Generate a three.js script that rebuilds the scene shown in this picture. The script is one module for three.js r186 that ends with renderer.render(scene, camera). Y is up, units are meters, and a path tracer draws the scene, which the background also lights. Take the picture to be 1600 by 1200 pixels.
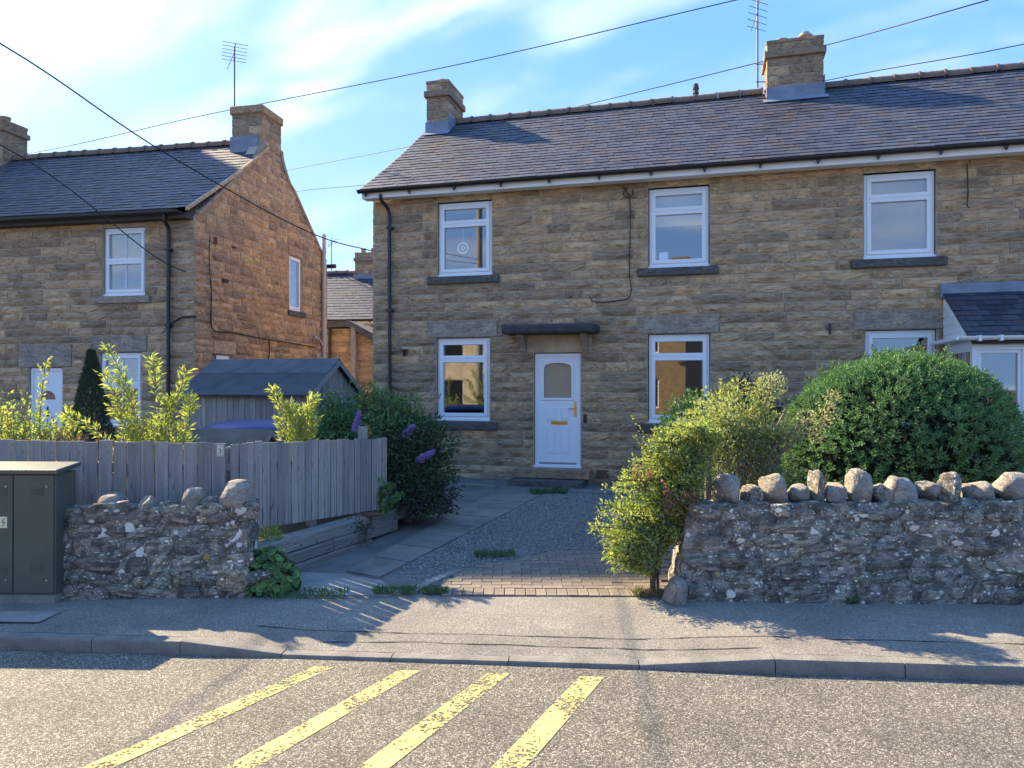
import * as THREE from 'three';
import { mergeGeometries, mergeVertices } from 'three/addons/utils/BufferGeometryUtils.js';
import { RoundedBoxGeometry } from 'three/addons/geometries/RoundedBoxGeometry.js';

// ------------------------------------------------------------------ camera, sky, sun, exposure
const scene = new THREE.Scene();
const camera = new THREE.PerspectiveCamera(55.1, 4 / 3, 0.1, 2000);
camera.position.set(0, 2.12, 0);
camera.lookAt(0, 2.134, -4);
const renderer = new THREE.WebGLRenderer({ antialias: true });
renderer.toneMapping = THREE.LinearToneMapping;
renderer.toneMappingExposure = 3.05;
renderer.shadowMap.enabled = true;

const SUN_AZ = 50 * Math.PI / 180, SUN_EL = 35 * Math.PI / 180;   // azimuth to the left of -z
const sunDir = new THREE.Vector3(-Math.sin(SUN_AZ) * Math.cos(SUN_EL), Math.sin(SUN_EL), -Math.cos(SUN_AZ) * Math.cos(SUN_EL));

// ---- random numbers and noise
function rngOf(seed) { let a = seed >>> 0; return () => { a = (a + 0x6D2B79F5) | 0; let t = Math.imul(a ^ (a >>> 15), 1 | a); t = (t + Math.imul(t ^ (t >>> 7), 61 | t)) ^ t; return ((t ^ (t >>> 14)) >>> 0) / 4294967296; }; }
const R = rngOf(71);
const rr = (a, b) => a + (b - a) * R();
function hash3(x, y, z) { let h = Math.imul(x, 374761393) ^ Math.imul(y, 668265263) ^ Math.imul(z, 1274126177); h = Math.imul(h ^ (h >>> 13), 1274126177); return ((h ^ (h >>> 16)) >>> 0) / 4294967296; }
const sm = t => t * t * (3 - 2 * t), mix = (a, b, t) => a + (b - a) * t, clamp = (v, a = 0, b = 1) => Math.min(b, Math.max(a, v));
const step = (a, b, x) => sm(clamp((x - a) / (b - a)));
function noise3(x, y, z) {
  const X = Math.floor(x), Y = Math.floor(y), Z = Math.floor(z), u = sm(x - X), v = sm(y - Y), w = sm(z - Z);
  const h = (i, j, k) => hash3(X + i, Y + j, Z + k);
  return mix(mix(mix(h(0, 0, 0), h(1, 0, 0), u), mix(h(0, 1, 0), h(1, 1, 0), u), v), mix(mix(h(0, 0, 1), h(1, 0, 1), u), mix(h(0, 1, 1), h(1, 1, 1), u), v), w);
}
function fbm3(x, y, z, o = 5) { let s = 0, a = .5, n = 0; for (let i = 0; i < o; i++) { s += a * noise3(x, y, z); n += a; a *= .5; x *= 2.03; y *= 2.03; z *= 2.03; } return s / n; }
// noise that tiles over [0,1) with p cells
function tnoise(u, v, p, q, seed) {
  const x = u * p, y = v * q, X = Math.floor(x), Y = Math.floor(y), a = sm(x - X), b = sm(y - Y);
  const h = (i, j) => hash3(((X + i) % p + p) % p, ((Y + j) % q + q) % q, seed);
  return mix(mix(h(0, 0), h(1, 0), a), mix(h(0, 1), h(1, 1), a), b);
}
function tfbm(u, v, p, q, seed, o = 4) { let s = 0, a = .5, n = 0; for (let i = 0; i < o; i++) { s += a * tnoise(u, v, p, q, seed + i); n += a; a *= .55; p *= 2; q *= 2; } return s / n; }

// ---- the sky: clear air, paler towards the horizon and the sun, with thin streaks of high cloud
{
  const w = 1024, h = 512, d = new Float32Array(w * h * 4);
  for (let j = 0; j < h; j++) for (let i = 0; i < w; i++) {
    const el = ((j + .5) / h - .5) * Math.PI, az = ((i + .5) / w - .5) * 2 * Math.PI;
    const x = Math.cos(el) * Math.cos(az), y = Math.sin(el), z = Math.cos(el) * Math.sin(az);
    const up = Math.max(y, 0), t = Math.pow(1 - up, 3.1) * (.64 + .36 * (x * sunDir.x + y * sunDir.y + z * sunDir.z)); // paler towards the sun, deeper blue opposite it
    let r = mix(.055, .36, t), g = mix(.19, .5, t), b = mix(.5, .66, t);
    const c = x * sunDir.x + y * sunDir.y + z * sunDir.z, k = Math.max(c, 0);
    const glow = .15 * Math.pow(k, 6) + .4 * Math.pow(k, 24);
    r += glow; g += glow * .97; b += glow * .86;
    if (y > 0) {
      const s = 1 / (y + .22), px = x * s, pz = z * s;
      const a1 = px * 2.1 + pz * 1.2, a2 = pz * 2.1 - px * 1.2;
      const wv = fbm3(a1 * .8 + 5, a2 * .8, 3.3, 4);
      const n = fbm3(a1 * .9 + wv * 1.6, a2 * 3.2 + wv * 2.2, 7.7, 6), m = fbm3(px * .7 + 11.5, pz * .7 + 2, 1.5, 4);
      const cl = step(.4, .78, n) * step(.3, .62, m) * step(.02, .18, y) * .6;
      const cw = .56 + .35 * Math.pow(k, 4);
      r = mix(r, cw, cl); g = mix(g, cw * 1.02, cl); b = mix(b, cw * 1.05, cl);
    } else { r = .36; g = .5; b = .64; }
    const o = (j * w + i) * 4, q = .9; d[o] = r * q; d[o + 1] = g * q; d[o + 2] = b * q; d[o + 3] = 1;
  }
  const t = new THREE.DataTexture(d, w, h, THREE.RGBAFormat, THREE.FloatType);
  t.mapping = THREE.EquirectangularReflectionMapping; t.magFilter = t.minFilter = THREE.LinearFilter; t.wrapS = THREE.RepeatWrapping; t.needsUpdate = true;
  scene.background = t; scene.environment = t;
}
const sun = new THREE.DirectionalLight(new THREE.Color().setRGB(1, .81, .53), 5);
sun.target.position.set(0, 0, -8); sun.position.copy(sunDir).multiplyScalar(60).add(sun.target.position);
sun.castShadow = true; sun.shadow.mapSize.set(4096, 4096);
Object.assign(sun.shadow.camera, { left: -30, right: 30, top: 30, bottom: -30, near: 1, far: 140 });
scene.add(sun, sun.target);

// ------------------------------------------------------------------ textures
const cache = {};
function dataTex(w, h, fn, srgb) {
  const d = new Uint8Array(w * h * 4);
  for (let j = 0; j < h; j++) for (let i = 0; i < w; i++) { const c = fn((i + .5) / w, (j + .5) / h), o = (j * w + i) * 4; if (typeof c === 'number') d[o] = d[o + 1] = d[o + 2] = clamp(c) * 255; else { d[o] = clamp(c[0]) * 255; d[o + 1] = clamp(c[1]) * 255; d[o + 2] = clamp(c[2]) * 255; } d[o + 3] = 255; }
  const t = new THREE.DataTexture(d, w, h); t.wrapS = t.wrapT = THREE.RepeatWrapping; t.magFilter = THREE.LinearFilter; t.minFilter = THREE.LinearFilter; t.needsUpdate = true;
  if (srgb) t.colorSpace = THREE.SRGBColorSpace; return t;
}
const scaled = (t, x, y = x) => { const c = t.clone(); c.repeat.set(x, y); c.needsUpdate = true; return c; };
const toS = v => v <= .0031308 ? v * 12.92 : 1.055 * Math.pow(v, 1 / 2.4) - .055;
const lin = (r, g, b) => [toS(clamp(r)), toS(clamp(g)), toS(clamp(b))];
// sandstone: grain, soot blotches and iron staining; 1 tile = 1 m
const TX = {};
TX.stone = dataTex(1024, 1024, (u, v) => { const a = tfbm(u, v, 7, 11, 1, 5), b = tfbm(u, v, 110, 130, 9, 2), c = tfbm(u, v, 26, 44, 6, 3), s = step(.48, .66, tfbm(u, v, 5, 9, 21, 5)), ch = step(.56, .7, tfbm(u, v, 18, 46, 25, 4)); const k = .56 + .42 * a + .3 * (b - .5) + .36 * (c - .5); let m = mix(k, k * .68, s * .6); m = Math.max(.06, mix(m, m * .6, ch * .6)); const w = tfbm(u, v, 5, 5, 41, 3) - .5; return lin(m * (.8 + w * .12), m * .79, m * (.77 - w * .15)); }, true);
TX.stoneBump = dataTex(1024, 1024, (u, v) => .5 * tfbm(u, v, 12, 24, 2, 5) + .3 * tfbm(u, v, 60, 80, 8, 3) + .3 * (1 - step(.5, .72, tfbm(u, v, 18, 46, 25, 4))));
TX.slate = dataTex(512, 512, (u, v) => { const a = tfbm(u, v, 6, 6, 3, 5), b = tfbm(u, v, 80, 40, 13, 2), l = step(.66, .78, tfbm(u, v, 14, 14, 33, 3)); const k = .55 + .6 * a + .2 * (b - .5); return lin(mix(k * .8, .95, l * .35), mix(k * .8, 1, l * .35), mix(k * .8, .9, l * .35)); }, true);
TX.slateBump = dataTex(256, 256, (u, v) => tfbm(u, v, 6, 20, 4, 5));
TX.wood = dataTex(512, 512, (u, v) => { const g = tfbm(u + .01 * tnoise(u, v, 6, 5, 5), v, 90, 3, 5, 3), c = tfbm(u, v, 12, 4, 15, 4), f = tfbm(u, v, 160, 60, 18, 2); const kn = step(.88, .95, tnoise(u, v, 24, 14, 77)); const k = (.5 + .42 * g) * (.75 + .42 * c) * (.85 + .3 * f) * (1 - .5 * kn); return lin(k * .95, k * .93, k * .9); }, true);
TX.woodBump = dataTex(512, 512, (u, v) => tfbm(u + .02 * tnoise(u, v, 6, 5, 5), v, 60, 3, 5, 4));
TX.fine = dataTex(512, 512, (u, v) => { const a = tfbm(u, v, 5, 5, 61, 5), b = tfbm(u, v, 120, 120, 62, 2); const k = .5 + .5 * a + .35 * (b - .5); return lin(k, k, k * .97); }, true);
TX.fineBump = dataTex(512, 512, (u, v) => .35 * tfbm(u, v, 10, 10, 63, 4) + .65 * tfbm(u, v, 120, 120, 64, 2));
TX.metal = dataTex(256, 256, (u, v) => { const k = .75 + .35 * tfbm(u, v, 6, 6, 91, 5); return lin(k, k, k * .98); }, true);
TX.lead = dataTex(256, 256, (u, v) => { const k = .6 + .6 * tfbm(u, v, 5, 12, 95, 5); return lin(k, k, k); }, true);
// rubble face: mixed stone tones, dark crusts, pale round lichens with ragged edges; 1 tile = 1.6 m
function lichen(u, v, cells, thr, seed) { let best = 0; const x = u * cells, y = v * cells, X = Math.floor(x), Y = Math.floor(y); for (let i = -1; i <= 1; i++) for (let j = -1; j <= 1; j++) { const cx = ((X + i) % cells + cells) % cells, cy = ((Y + j) % cells + cells) % cells; if (hash3(cx, cy, seed) < thr) { const dx = X + i + .2 + .6 * hash3(cx, cy, seed + 1) - x, dy = Y + j + .2 + .6 * hash3(cx, cy, seed + 2) - y, r = .12 + .3 * hash3(cx, cy, seed + 3); const e = Math.hypot(dx, dy) / r + .7 * (tfbm(u, v, cells * 6, cells * 6, seed + 5, 3) - .5); best = Math.max(best, 1 - step(.75, .95, e)); } } return best; }
TX.rubble = dataTex(1024, 1024, (u, v) => {
  const a = tfbm(u, v, 7, 9, 101, 5), b = tfbm(u, v, 130, 130, 102, 3), c = tfbm(u, v, 34, 40, 103, 3), dk = step(.46, .62, tfbm(u, v, 16, 20, 105, 5)), wr = tfbm(u, v, 9, 9, 108, 4), gr = tfbm(u, v, 8, 9, 111, 4);
  let k = .3 + .45 * a + .7 * (b - .5) + .75 * (c - .4); k = Math.max(.08, mix(k, k * .4, dk * .8));
  let r = k * (.8 + .28 * (wr - .45)), g = k * (.77 + .16 * (gr - .45)), bl = k * (.71 - .22 * (wr - .45));
  const l = Math.max(lichen(u, v, 9, .2, 121), .85 * lichen(u, v, 24, .14, 131), .7 * lichen(u, v, 60, .1, 151)), y = .8 * lichen(u, v, 13, .06, 141);
  r = mix(r, 1.8, l * .8); g = mix(g, 1.8, l * .8); bl = mix(bl, 1.65, l * .8); r = mix(r, 1.0, y); g = mix(g, .68, y); bl = mix(bl, .22, y);
  return lin(r * .5, g * .5, bl * .5);
}, true);
TX.rubbleBump = dataTex(1024, 1024, (u, v) => .45 * tfbm(u, v, 20, 28, 161, 5) + .55 * tfbm(u, v, 80, 90, 162, 3));
// asphalt with exposed chippings; 1 tile = 1.4 m
function chips(size, cells, seed, pal) {
  const col = new Uint8Array(size * size * 4), hgt = new Uint8Array(size * size * 4);
  for (let j = 0; j < size; j++) for (let i = 0; i < size; i++) {
    const x = (i + .5) / size * cells, y = (j + .5) / size * cells, X = Math.floor(x), Y = Math.floor(y); let d1 = 9, d2 = 9, id = 0;
    for (let a = -1; a <= 1; a++) for (let b = -1; b <= 1; b++) { const cx = ((X + a) % cells + cells) % cells, cy = ((Y + b) % cells + cells) % cells, hx = hash3(cx, cy, seed), hy = hash3(cx, cy, seed + 1); const dx = X + a + hx - x, dy = Y + b + hy - y, d = dx * dx + dy * dy; if (d < d1) { d2 = d1; d1 = d; id = hash3(cx, cy, seed + 2); } else if (d < d2) d2 = d; }
    const e = Math.sqrt(d2) - Math.sqrt(d1), u = (i + .5) / size, v = (j + .5) / size, in_ = step(.06, .22, e);
    const c = pal(id, in_, u, v), o = (j * size + i) * 4;
    col[o] = toS(clamp(c[0])) * 255; col[o + 1] = toS(clamp(c[1])) * 255; col[o + 2] = toS(clamp(c[2])) * 255; col[o + 3] = 255;
    const hh = clamp(step(0, .4, e) * (.45 + .55 * hash3(id * 1e6, 3, seed))); hgt[o] = hgt[o + 1] = hgt[o + 2] = hh * 255; hgt[o + 3] = 255;
  }
  const mk = (d, s) => { const t = new THREE.DataTexture(d, size, size); t.wrapS = t.wrapT = THREE.RepeatWrapping; t.magFilter = t.minFilter = THREE.LinearFilter; if (s) t.colorSpace = THREE.SRGBColorSpace; t.needsUpdate = true; return t; };
  return [mk(col, true), mk(hgt, false)];
}
const [roadMap, roadBump] = chips(1536, 136, 201, (id, k, u, v) => { const big = .6 + .8 * tfbm(u, v, 3, 3, 211, 5); const b = (id < .3 ? .085 : id < .62 ? .16 : id < .9 ? .27 : .45) * big; const t = .045 * big; return [mix(t, b * 1.04, k), mix(t, b * .98, k), mix(t * .98, b * .86, k)]; });
const [paveMap, paveBump] = chips(1536, 220, 231, (id, k, u, v) => { const big = .7 + .6 * tfbm(u, v, 5, 5, 241, 5); const b = (id < .4 ? .11 : id < .8 ? .17 : .25) * big, t = .085 * big; return [mix(t, b * 1.03, k), mix(t, b, k), mix(t, b * .93, k)]; });

// ------------------------------------------------------------------ materials
const C = (r, g, b) => new THREE.Color().setRGB(r, g, b);
const M = (r, g, b, rough = .85, o = {}) => new THREE.MeshStandardMaterial({ color: C(r, g, b), roughness: rough, ...o });
const P = (r, g, b, rough = .5, o = {}) => new THREE.MeshPhysicalMaterial({ color: C(r, g, b), roughness: rough, ...o });
const stoneM = (r, g, b) => M(r, g, b, .95, { map: TX.stone, bumpMap: TX.stoneBump, bumpScale: .022 });
const mat = {
  mortar: M(.6, .49, .37, .95, { map: TX.fine, bumpMap: TX.fineBump, bumpScale: .004 }),
  dressed: stoneM(.62, .5, .38), dressedWarm: stoneM(.95, .68, .42), sootStone: stoneM(.2, .185, .175),
  mergedStone: M(1, 1, 1, .95, { map: TX.stone, bumpMap: TX.stoneBump, bumpScale: .022, vertexColors: true }),
  mergedSlate: M(1, 1, 1, .6, { map: TX.slate, bumpMap: TX.slateBump, bumpScale: .002, vertexColors: true }),
  deck: M(.06, .055, .05, .9), upvc: P(.8, .82, .84, .3, { clearcoat: .3, clearcoatRoughness: .2 }), fascia: M(.82, .82, .8, .5),
  black: P(.018, .019, .022, .4), cable: M(.015, .015, .018, .6), lead: M(.22, .26, .33, .6, { map: TX.lead }), galv: P(.35, .37, .4, .4, { metalness: .7 }), pipe: M(.5, .47, .46, .6, { map: TX.metal }),
  glass: P(1, 1, 1, .015, { transmission: 1, thickness: 0, ior: 2.25 }),
  ridge: M(.3, .21, .16, .9, { map: TX.stone, bumpMap: TX.stoneBump, bumpScale: .006 }), pot: M(.62, .42, .2, .85, { map: TX.stone }),
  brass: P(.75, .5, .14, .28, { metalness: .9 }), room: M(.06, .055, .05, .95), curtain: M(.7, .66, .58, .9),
  wood: M(.46, .44, .42, .9, { map: TX.wood, bumpMap: TX.woodBump, bumpScale: .004 }), felt: M(.085, .09, .105, .92, { map: TX.fine, bumpMap: TX.fineBump, bumpScale: .002 }),
  concrete: M(.34, .32, .3, .95, { map: TX.fine, bumpMap: TX.fineBump, bumpScale: .003 }), kerb: M(.26, .245, .22, .95, { map: TX.fine, bumpMap: TX.fineBump, bumpScale: .006 }),
  soil: M(.1, .075, .05, 1, { map: TX.fine, bumpMap: TX.fineBump, bumpScale: .02 }),
  hood: M(.14, .135, .135, .95, { map: TX.stone, bumpMap: TX.rubbleBump, bumpScale: .03 }), doorLintel: M(.72, .53, .36, .95, { map: TX.fine, bumpMap: TX.fineBump, bumpScale: .003 }), aerial: P(.12, .12, .125, .5, { metalness: .3 }),
  bark: M(.14, .1, .075, .95, { map: TX.wood, bumpMap: TX.woodBump, bumpScale: .004 }), twig: M(.26, .19, .12, .9),
};
const stoneTones = [[.3, .235, .155], [.275, .215, .142], [.25, .195, .13], [.33, .255, .165], [.215, .17, .118], [.265, .205, .138], [.35, .27, .17], [.19, .152, .108], [.31, .24, .155], [.355, .26, .16]];
for (const t of stoneTones) { t[0] *= 2.9; t[1] *= 2.5; t[2] *= 2.22; }
const stoneMats = stoneTones.map(c => stoneM(...c));
const slateTones = [[.062, .072, .105], [.052, .058, .085], [.075, .082, .115], [.088, .096, .125], [.045, .05, .072], [.1, .08, .082]];
const slateMats = slateTones.map(c => M(...c, .58, { map: TX.slate, bumpMap: TX.slateBump, bumpScale: .002 }));

// ------------------------------------------------------------------ helpers
const taken = {};
function numbered(n) { const k = taken[n] = (taken[n] ?? -1) + 1; return k ? n + '_' + String(k).padStart(3, '0') : n; }
function mesh(name, geo, m, parent) { const o = new THREE.Mesh(geo, m); o.castShadow = o.receiveShadow = true; o.name = parent ? name : numbered(name); (parent || scene).add(o); return o; }
function tag(o, label, category, group) { o.userData.label = label; o.userData.category = category; if (group) o.userData.group = group; return o; }
function thing(name, label, category, pos = [0, 0, 0], turn = 0, group) { const o = new THREE.Group(); o.name = numbered(name); o.position.set(...pos); o.rotation.y = turn; scene.add(o); return tag(o, label, category, group); }
function structure(name, geo, m) { const o = mesh(name, geo, m); o.userData.kind = 'structure'; return o; }
function metreUV(g, s = 1) { // box-projected uv in metres
  const p = g.attributes.position, n = g.attributes.normal, uv = new Float32Array(p.count * 2);
  for (let i = 0; i < p.count; i++) { const x = Math.abs(n.getX(i)), y = Math.abs(n.getY(i)), z = Math.abs(n.getZ(i)); let a, b; if (y >= x && y >= z) { a = p.getX(i); b = p.getZ(i); } else if (x >= z) { a = p.getZ(i); b = p.getY(i); } else { a = p.getX(i); b = p.getY(i); } uv[2 * i] = a * s; uv[2 * i + 1] = b * s; }
  g.setAttribute('uv', new THREE.BufferAttribute(uv, 2)); return g;
}
const box = (x0, x1, y0, y1, z0, z1, s = 1) => { const g = new THREE.BoxGeometry(x1 - x0, y1 - y0, z1 - z0); g.translate((x0 + x1) / 2, (y0 + y1) / 2, (z0 + z1) / 2); return metreUV(g, s); };
const rbox = (x0, x1, y0, y1, z0, z1, r = .01, s = 1) => { const g = new RoundedBoxGeometry(x1 - x0, y1 - y0, z1 - z0, 2, r); g.translate((x0 + x1) / 2, (y0 + y1) / 2, (z0 + z1) / 2); return metreUV(g, s); };
const flat = gs => mergeGeometries(gs.map(g => { const h = g.index ? g.toNonIndexed() : g; for (const k of Object.keys(h.attributes)) if (!['position', 'normal', 'uv'].includes(k)) h.deleteAttribute(k); return h; }));
const vec = a => new THREE.Vector3(...a);
function tube(pts, r, seg = 24, rad = 7) { const c = new THREE.CatmullRomCurve3(pts.map(vec)); return new THREE.TubeGeometry(c, seg, r, rad, false); }
function bar(a, b, r, r2 = r, rad = 8) { const A = vec(a), B = vec(b), d = B.clone().sub(A), g = new THREE.CylinderGeometry(r2, r, d.length(), rad); g.applyQuaternion(new THREE.Quaternion().setFromUnitVectors(new THREE.Vector3(0, 1, 0), d.normalize())); g.translate((A.x + B.x) / 2, (A.y + B.y) / 2, (A.z + B.z) / 2); return g; }
function poly(pts, holes = [], depth = .3, bevel = 0) { const s = new THREE.Shape(pts.map(p => new THREE.Vector2(...p))); for (const h of holes) s.holes.push(new THREE.Path(h.map(p => new THREE.Vector2(...p)))); const g = new THREE.ExtrudeGeometry(s, { depth, bevelEnabled: bevel > 0, bevelSize: bevel, bevelThickness: bevel, bevelSegments: 2, curveSegments: 12 }); g.translate(0, 0, -depth); return g; }
const rect = (x0, x1, y0, y1) => [[x0, y0], [x1, y0], [x1, y1], [x0, y1]];
const ring = (x0, x1, y0, y1, t, depth, bevel = .006) => poly(rect(x0 + bevel, x1 - bevel, y0 + bevel, y1 - bevel), [rect(x0 + t, x1 - t, y0 + t, y1 - t)], depth, bevel);
// rock-faced block, unit size, front bulging to z = 1
function blockGeo(r) {
  const nx = 5, ny = 3, pos = [], uv = [], idx = [], ou = r() * 7, ov = r() * 7;
  for (let j = 0; j < ny; j++) for (let i = 0; i < nx; i++) {
    const e = i === 0 || j === 0 || i === nx - 1 || j === ny - 1;
    let x = i / (nx - 1), y = j / (ny - 1); if (!e) { x += (r() - .5) * .14; y += (r() - .5) * .3; } else { if (i === 0) x += r() * .012; if (i === nx - 1) x -= r() * .012; if (j === 0) y += r() * .05; if (j === ny - 1) y -= r() * .05; }
    pos.push(x, y, e ? .15 + r() * .25 : .45 + r() * .6); uv.push(x * .45 + ou, y * .18 + ov);
  }
  for (let j = 0; j < ny - 1; j++) for (let i = 0; i < nx - 1; i++) { const a = j * nx + i; if (r() < .5) idx.push(a, a + 1, a + nx + 1, a, a + nx + 1, a + nx); else idx.push(a, a + 1, a + nx, a + 1, a + nx + 1, a + nx); }
  const edge = []; for (let i = 0; i < nx; i++) edge.push(i); for (let j = 1; j < ny; j++) edge.push(j * nx + nx - 1); for (let i = nx - 2; i >= 0; i--) edge.push((ny - 1) * nx + i); for (let j = ny - 2; j > 0; j--) edge.push(j * nx);
  const b0 = pos.length / 3; for (const e of edge) { pos.push(pos[3 * e], pos[3 * e + 1], -1); uv.push(uv[2 * e], uv[2 * e + 1] + .03); }
  for (let k = 0; k < edge.length; k++) { const a = edge[k], b = edge[(k + 1) % edge.length], c = b0 + k, d = b0 + (k + 1) % edge.length; idx.push(a, c, d, a, d, b); }
  const g = new THREE.BufferGeometry(); g.setAttribute('position', new THREE.Float32BufferAttribute(pos, 3)); g.setAttribute('uv', new THREE.Float32BufferAttribute(uv, 2)); g.setIndex(idx);
  const f = g.toNonIndexed(); f.computeVertexNormals(); return f;
}
const rb = rngOf(5), blocks = Array.from({ length: 16 }, () => blockGeo(rb));
// many alike pieces: the ones that show largest become meshes of their own, the rest one merged piece
const camInv = () => { camera.updateMatrixWorld(true); camera.updateProjectionMatrix(); };
camInv();
const _v = new THREE.Vector3();
function place(parent, name, list, mats, tones, mergedMat, most = 300) {
  parent.updateWorldMatrix(true, false);
  for (const p of list) { _v.setFromMatrixPosition(p.m).applyMatrix4(parent.matrixWorld); if (p.c) _v.set(...p.c).applyMatrix4(parent.matrixWorld); const d = _v.distanceTo(camera.position); _v.project(camera); const inside = Math.abs(_v.x) < 1.02 && Math.abs(_v.y) < 1.02 && _v.z < 1; p.s = (inside ? 1 : .0001) * p.a / (d * d); }
  const order = list.map((_, i) => i).sort((a, b) => list[b].s - list[a].s), single = new Set(order.slice(0, most)), rest = [];
  list.forEach((p, i) => {
    if (single.has(i)) { const o = mesh(name, p.g, mats[p.t], parent); p.m.decompose(o.position, o.quaternion, o.scale); }
    else { const g = p.g.clone().applyMatrix4(p.m), n = g.attributes.position.count, c = new Float32Array(n * 3), tc = tones[p.t]; for (let k = 0; k < n; k++) { c[3 * k] = tc[0]; c[3 * k + 1] = tc[1]; c[3 * k + 2] = tc[2]; } g.setAttribute('color', new THREE.BufferAttribute(c, 3)); rest.push(g); }
  });
  if (rest.length) { const o = mesh(name + 's_beyond', mergeGeometries(rest), mergedMat, parent); o.userData.kind = 'stuff'; }
}
// courses of squared stone in the panel's own axes (x along, y up, z out)
function courses(parent, ranges, spanOf, rects, seed, most, sizes = [.3, .82]) {
  const r = rngOf(seed), list = [];
  for (let q = 0; q < ranges.length - 1; q++) {
    const y0 = ranges[q], y1 = ranges[q + 1], n = Math.max(1, Math.round((y1 - y0) / .178));
    for (let k = 0; k < n; k++) {
      const a = y0 + (y1 - y0) * k / n, b = y0 + (y1 - y0) * (k + 1) / n, mid = (a + b) / 2;
      let spans = [spanOf(mid)];
      for (const [rx0, rx1, ry0, ry1] of rects) if (mid > ry0 && mid < ry1) spans = spans.flatMap(([s, e]) => { const o = []; if (rx0 > s + .03) o.push([s, Math.min(e, rx0)]); if (rx1 < e - .03) o.push([Math.max(s, rx1), e]); return rx0 >= e || rx1 <= s ? [[s, e]] : o; });
      for (const [s, e] of spans) {
        if (e - s < .04) continue;
        let x = s;
        while (x < e - .01) {
          let w = sizes[0] + (sizes[1] - sizes[0]) * Math.pow(r(), 1.2); if (e - x - w < .16) w = e - x; if (w > 1.05) w = .5;
          const gap = .015, m = new THREE.Matrix4().makeTranslation(x + gap / 2, a + gap / 2, 0).multiply(new THREE.Matrix4().makeScale(w - gap, b - a - gap, .034 + .022 * r()));
          const tn = noise3(x * .5 + seed, a * .7, 3); let t = Math.floor(r() * 6); if (r() < .1 + .2 * (tn > .55)) t = r() < .65 ? 4 : 7; else if (r() < .13) t = r() < .6 ? 6 : 9; else if (r() < .2) t = 8;
          list.push({ g: blocks[Math.floor(r() * blocks.length)], m, t, a: w * (b - a), c: [x + w / 2, mid, 0] });
          x += w;
        }
      }
    }
  }
  place(parent, 'stone', list, stoneMats, stoneTones, mat.mergedStone, most);
}
// slates on a slope: profile(t) gives [y, z] from eaves (t = 0) to ridge (t = 1)
const slateBox = (() => { const g = new THREE.BoxGeometry(1, 1, 1); g.translate(.5, -.5, .5); return g; })(); // x 0..1, top face y = 0, z 0 (upper) .. 1 (lower)
function slates(parent, x0, x1, rows, profile, dir, seed, most, wide = .245, skip) {
  const r = rngOf(seed), list = [];
  for (let k = 0; k < rows; k++) {
    const t0 = k / rows, t1 = Math.min(1, (k + 1.55) / rows), [ya, za] = profile(t0), [yb, zb] = profile(t1), len = Math.hypot(yb - ya, zb - za), ang = Math.atan2(yb - ya, (za - zb) * dir);
    let x = x0 - (k % 2) * wide / 2;
    while (x < x1) {
      const w = wide * (.93 + .14 * r()), s = Math.max(x, x0), e = Math.min(x + w, x1); x += w; if (e - s < .03) continue;
      if (skip && skip((s + e) / 2, t0)) continue;
      const m = new THREE.Matrix4().makeTranslation(s + .003, 0, 0);
      const lift = .012 + .005 * r(), drop = (r() - .5) * .014;
      // pivot at the upper end, tilted a little so that the lower edge rides on the course below
      const rot = new THREE.Matrix4().makeRotationX(dir * (ang - lift / len * 1.2) + (r() - .5) * .006), tr = new THREE.Matrix4().makeTranslation(0, yb + .006, zb);
      m.multiply(tr).multiply(rot).multiply(new THREE.Matrix4().makeRotationZ((r() - .5) * .012)).multiply(new THREE.Matrix4().makeScale(e - s - .006, .007, dir * (len + drop)));
      list.push({ g: slateBox, m, t: r() < .12 ? 3 : Math.floor(r() * 6), a: 1, c: [(s + e) / 2, ya, za] });
    }
  }
  place(parent, 'slate', list, slateMats, slateTones, mat.mergedSlate, most);
}
function ridgeTiles(parent, x0, x1, y, z, n) {
  const L = (x1 - x0) / n;
  const half = new THREE.Shape(); half.absarc(0, 0, .125, -.25, Math.PI + .25, false); half.absarc(0, 0, .1, Math.PI + .25, -.25, true);
  const e = new THREE.ExtrudeGeometry(half, { depth: L - .015, bevelEnabled: false, curveSegments: 10 }); e.rotateY(Math.PI / 2);
  const lip = new THREE.Shape(); lip.absarc(0, 0, .145, -.2, Math.PI + .2, false); lip.absarc(0, 0, .1, Math.PI + .2, -.2, true);
  const l = new THREE.ExtrudeGeometry(lip, { depth: .05, bevelEnabled: false, curveSegments: 10 }); l.rotateY(Math.PI / 2); l.translate(L - .06, 0, 0);
  const G = metreUV(flat([e, l]));
  for (let i = 0; i < n; i++) { const o = mesh('ridge_tile', G, mat.ridge, parent); o.position.set(x0 + i * L, y + rr(-.008, .008), z); o.rotation.z = rr(-.012, .012); }
}
const glazing = (w, h) => flat([new THREE.PlaneGeometry(w, h), new THREE.PlaneGeometry(w, h).translate(0, 0, -.018)]); // double glazing
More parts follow.
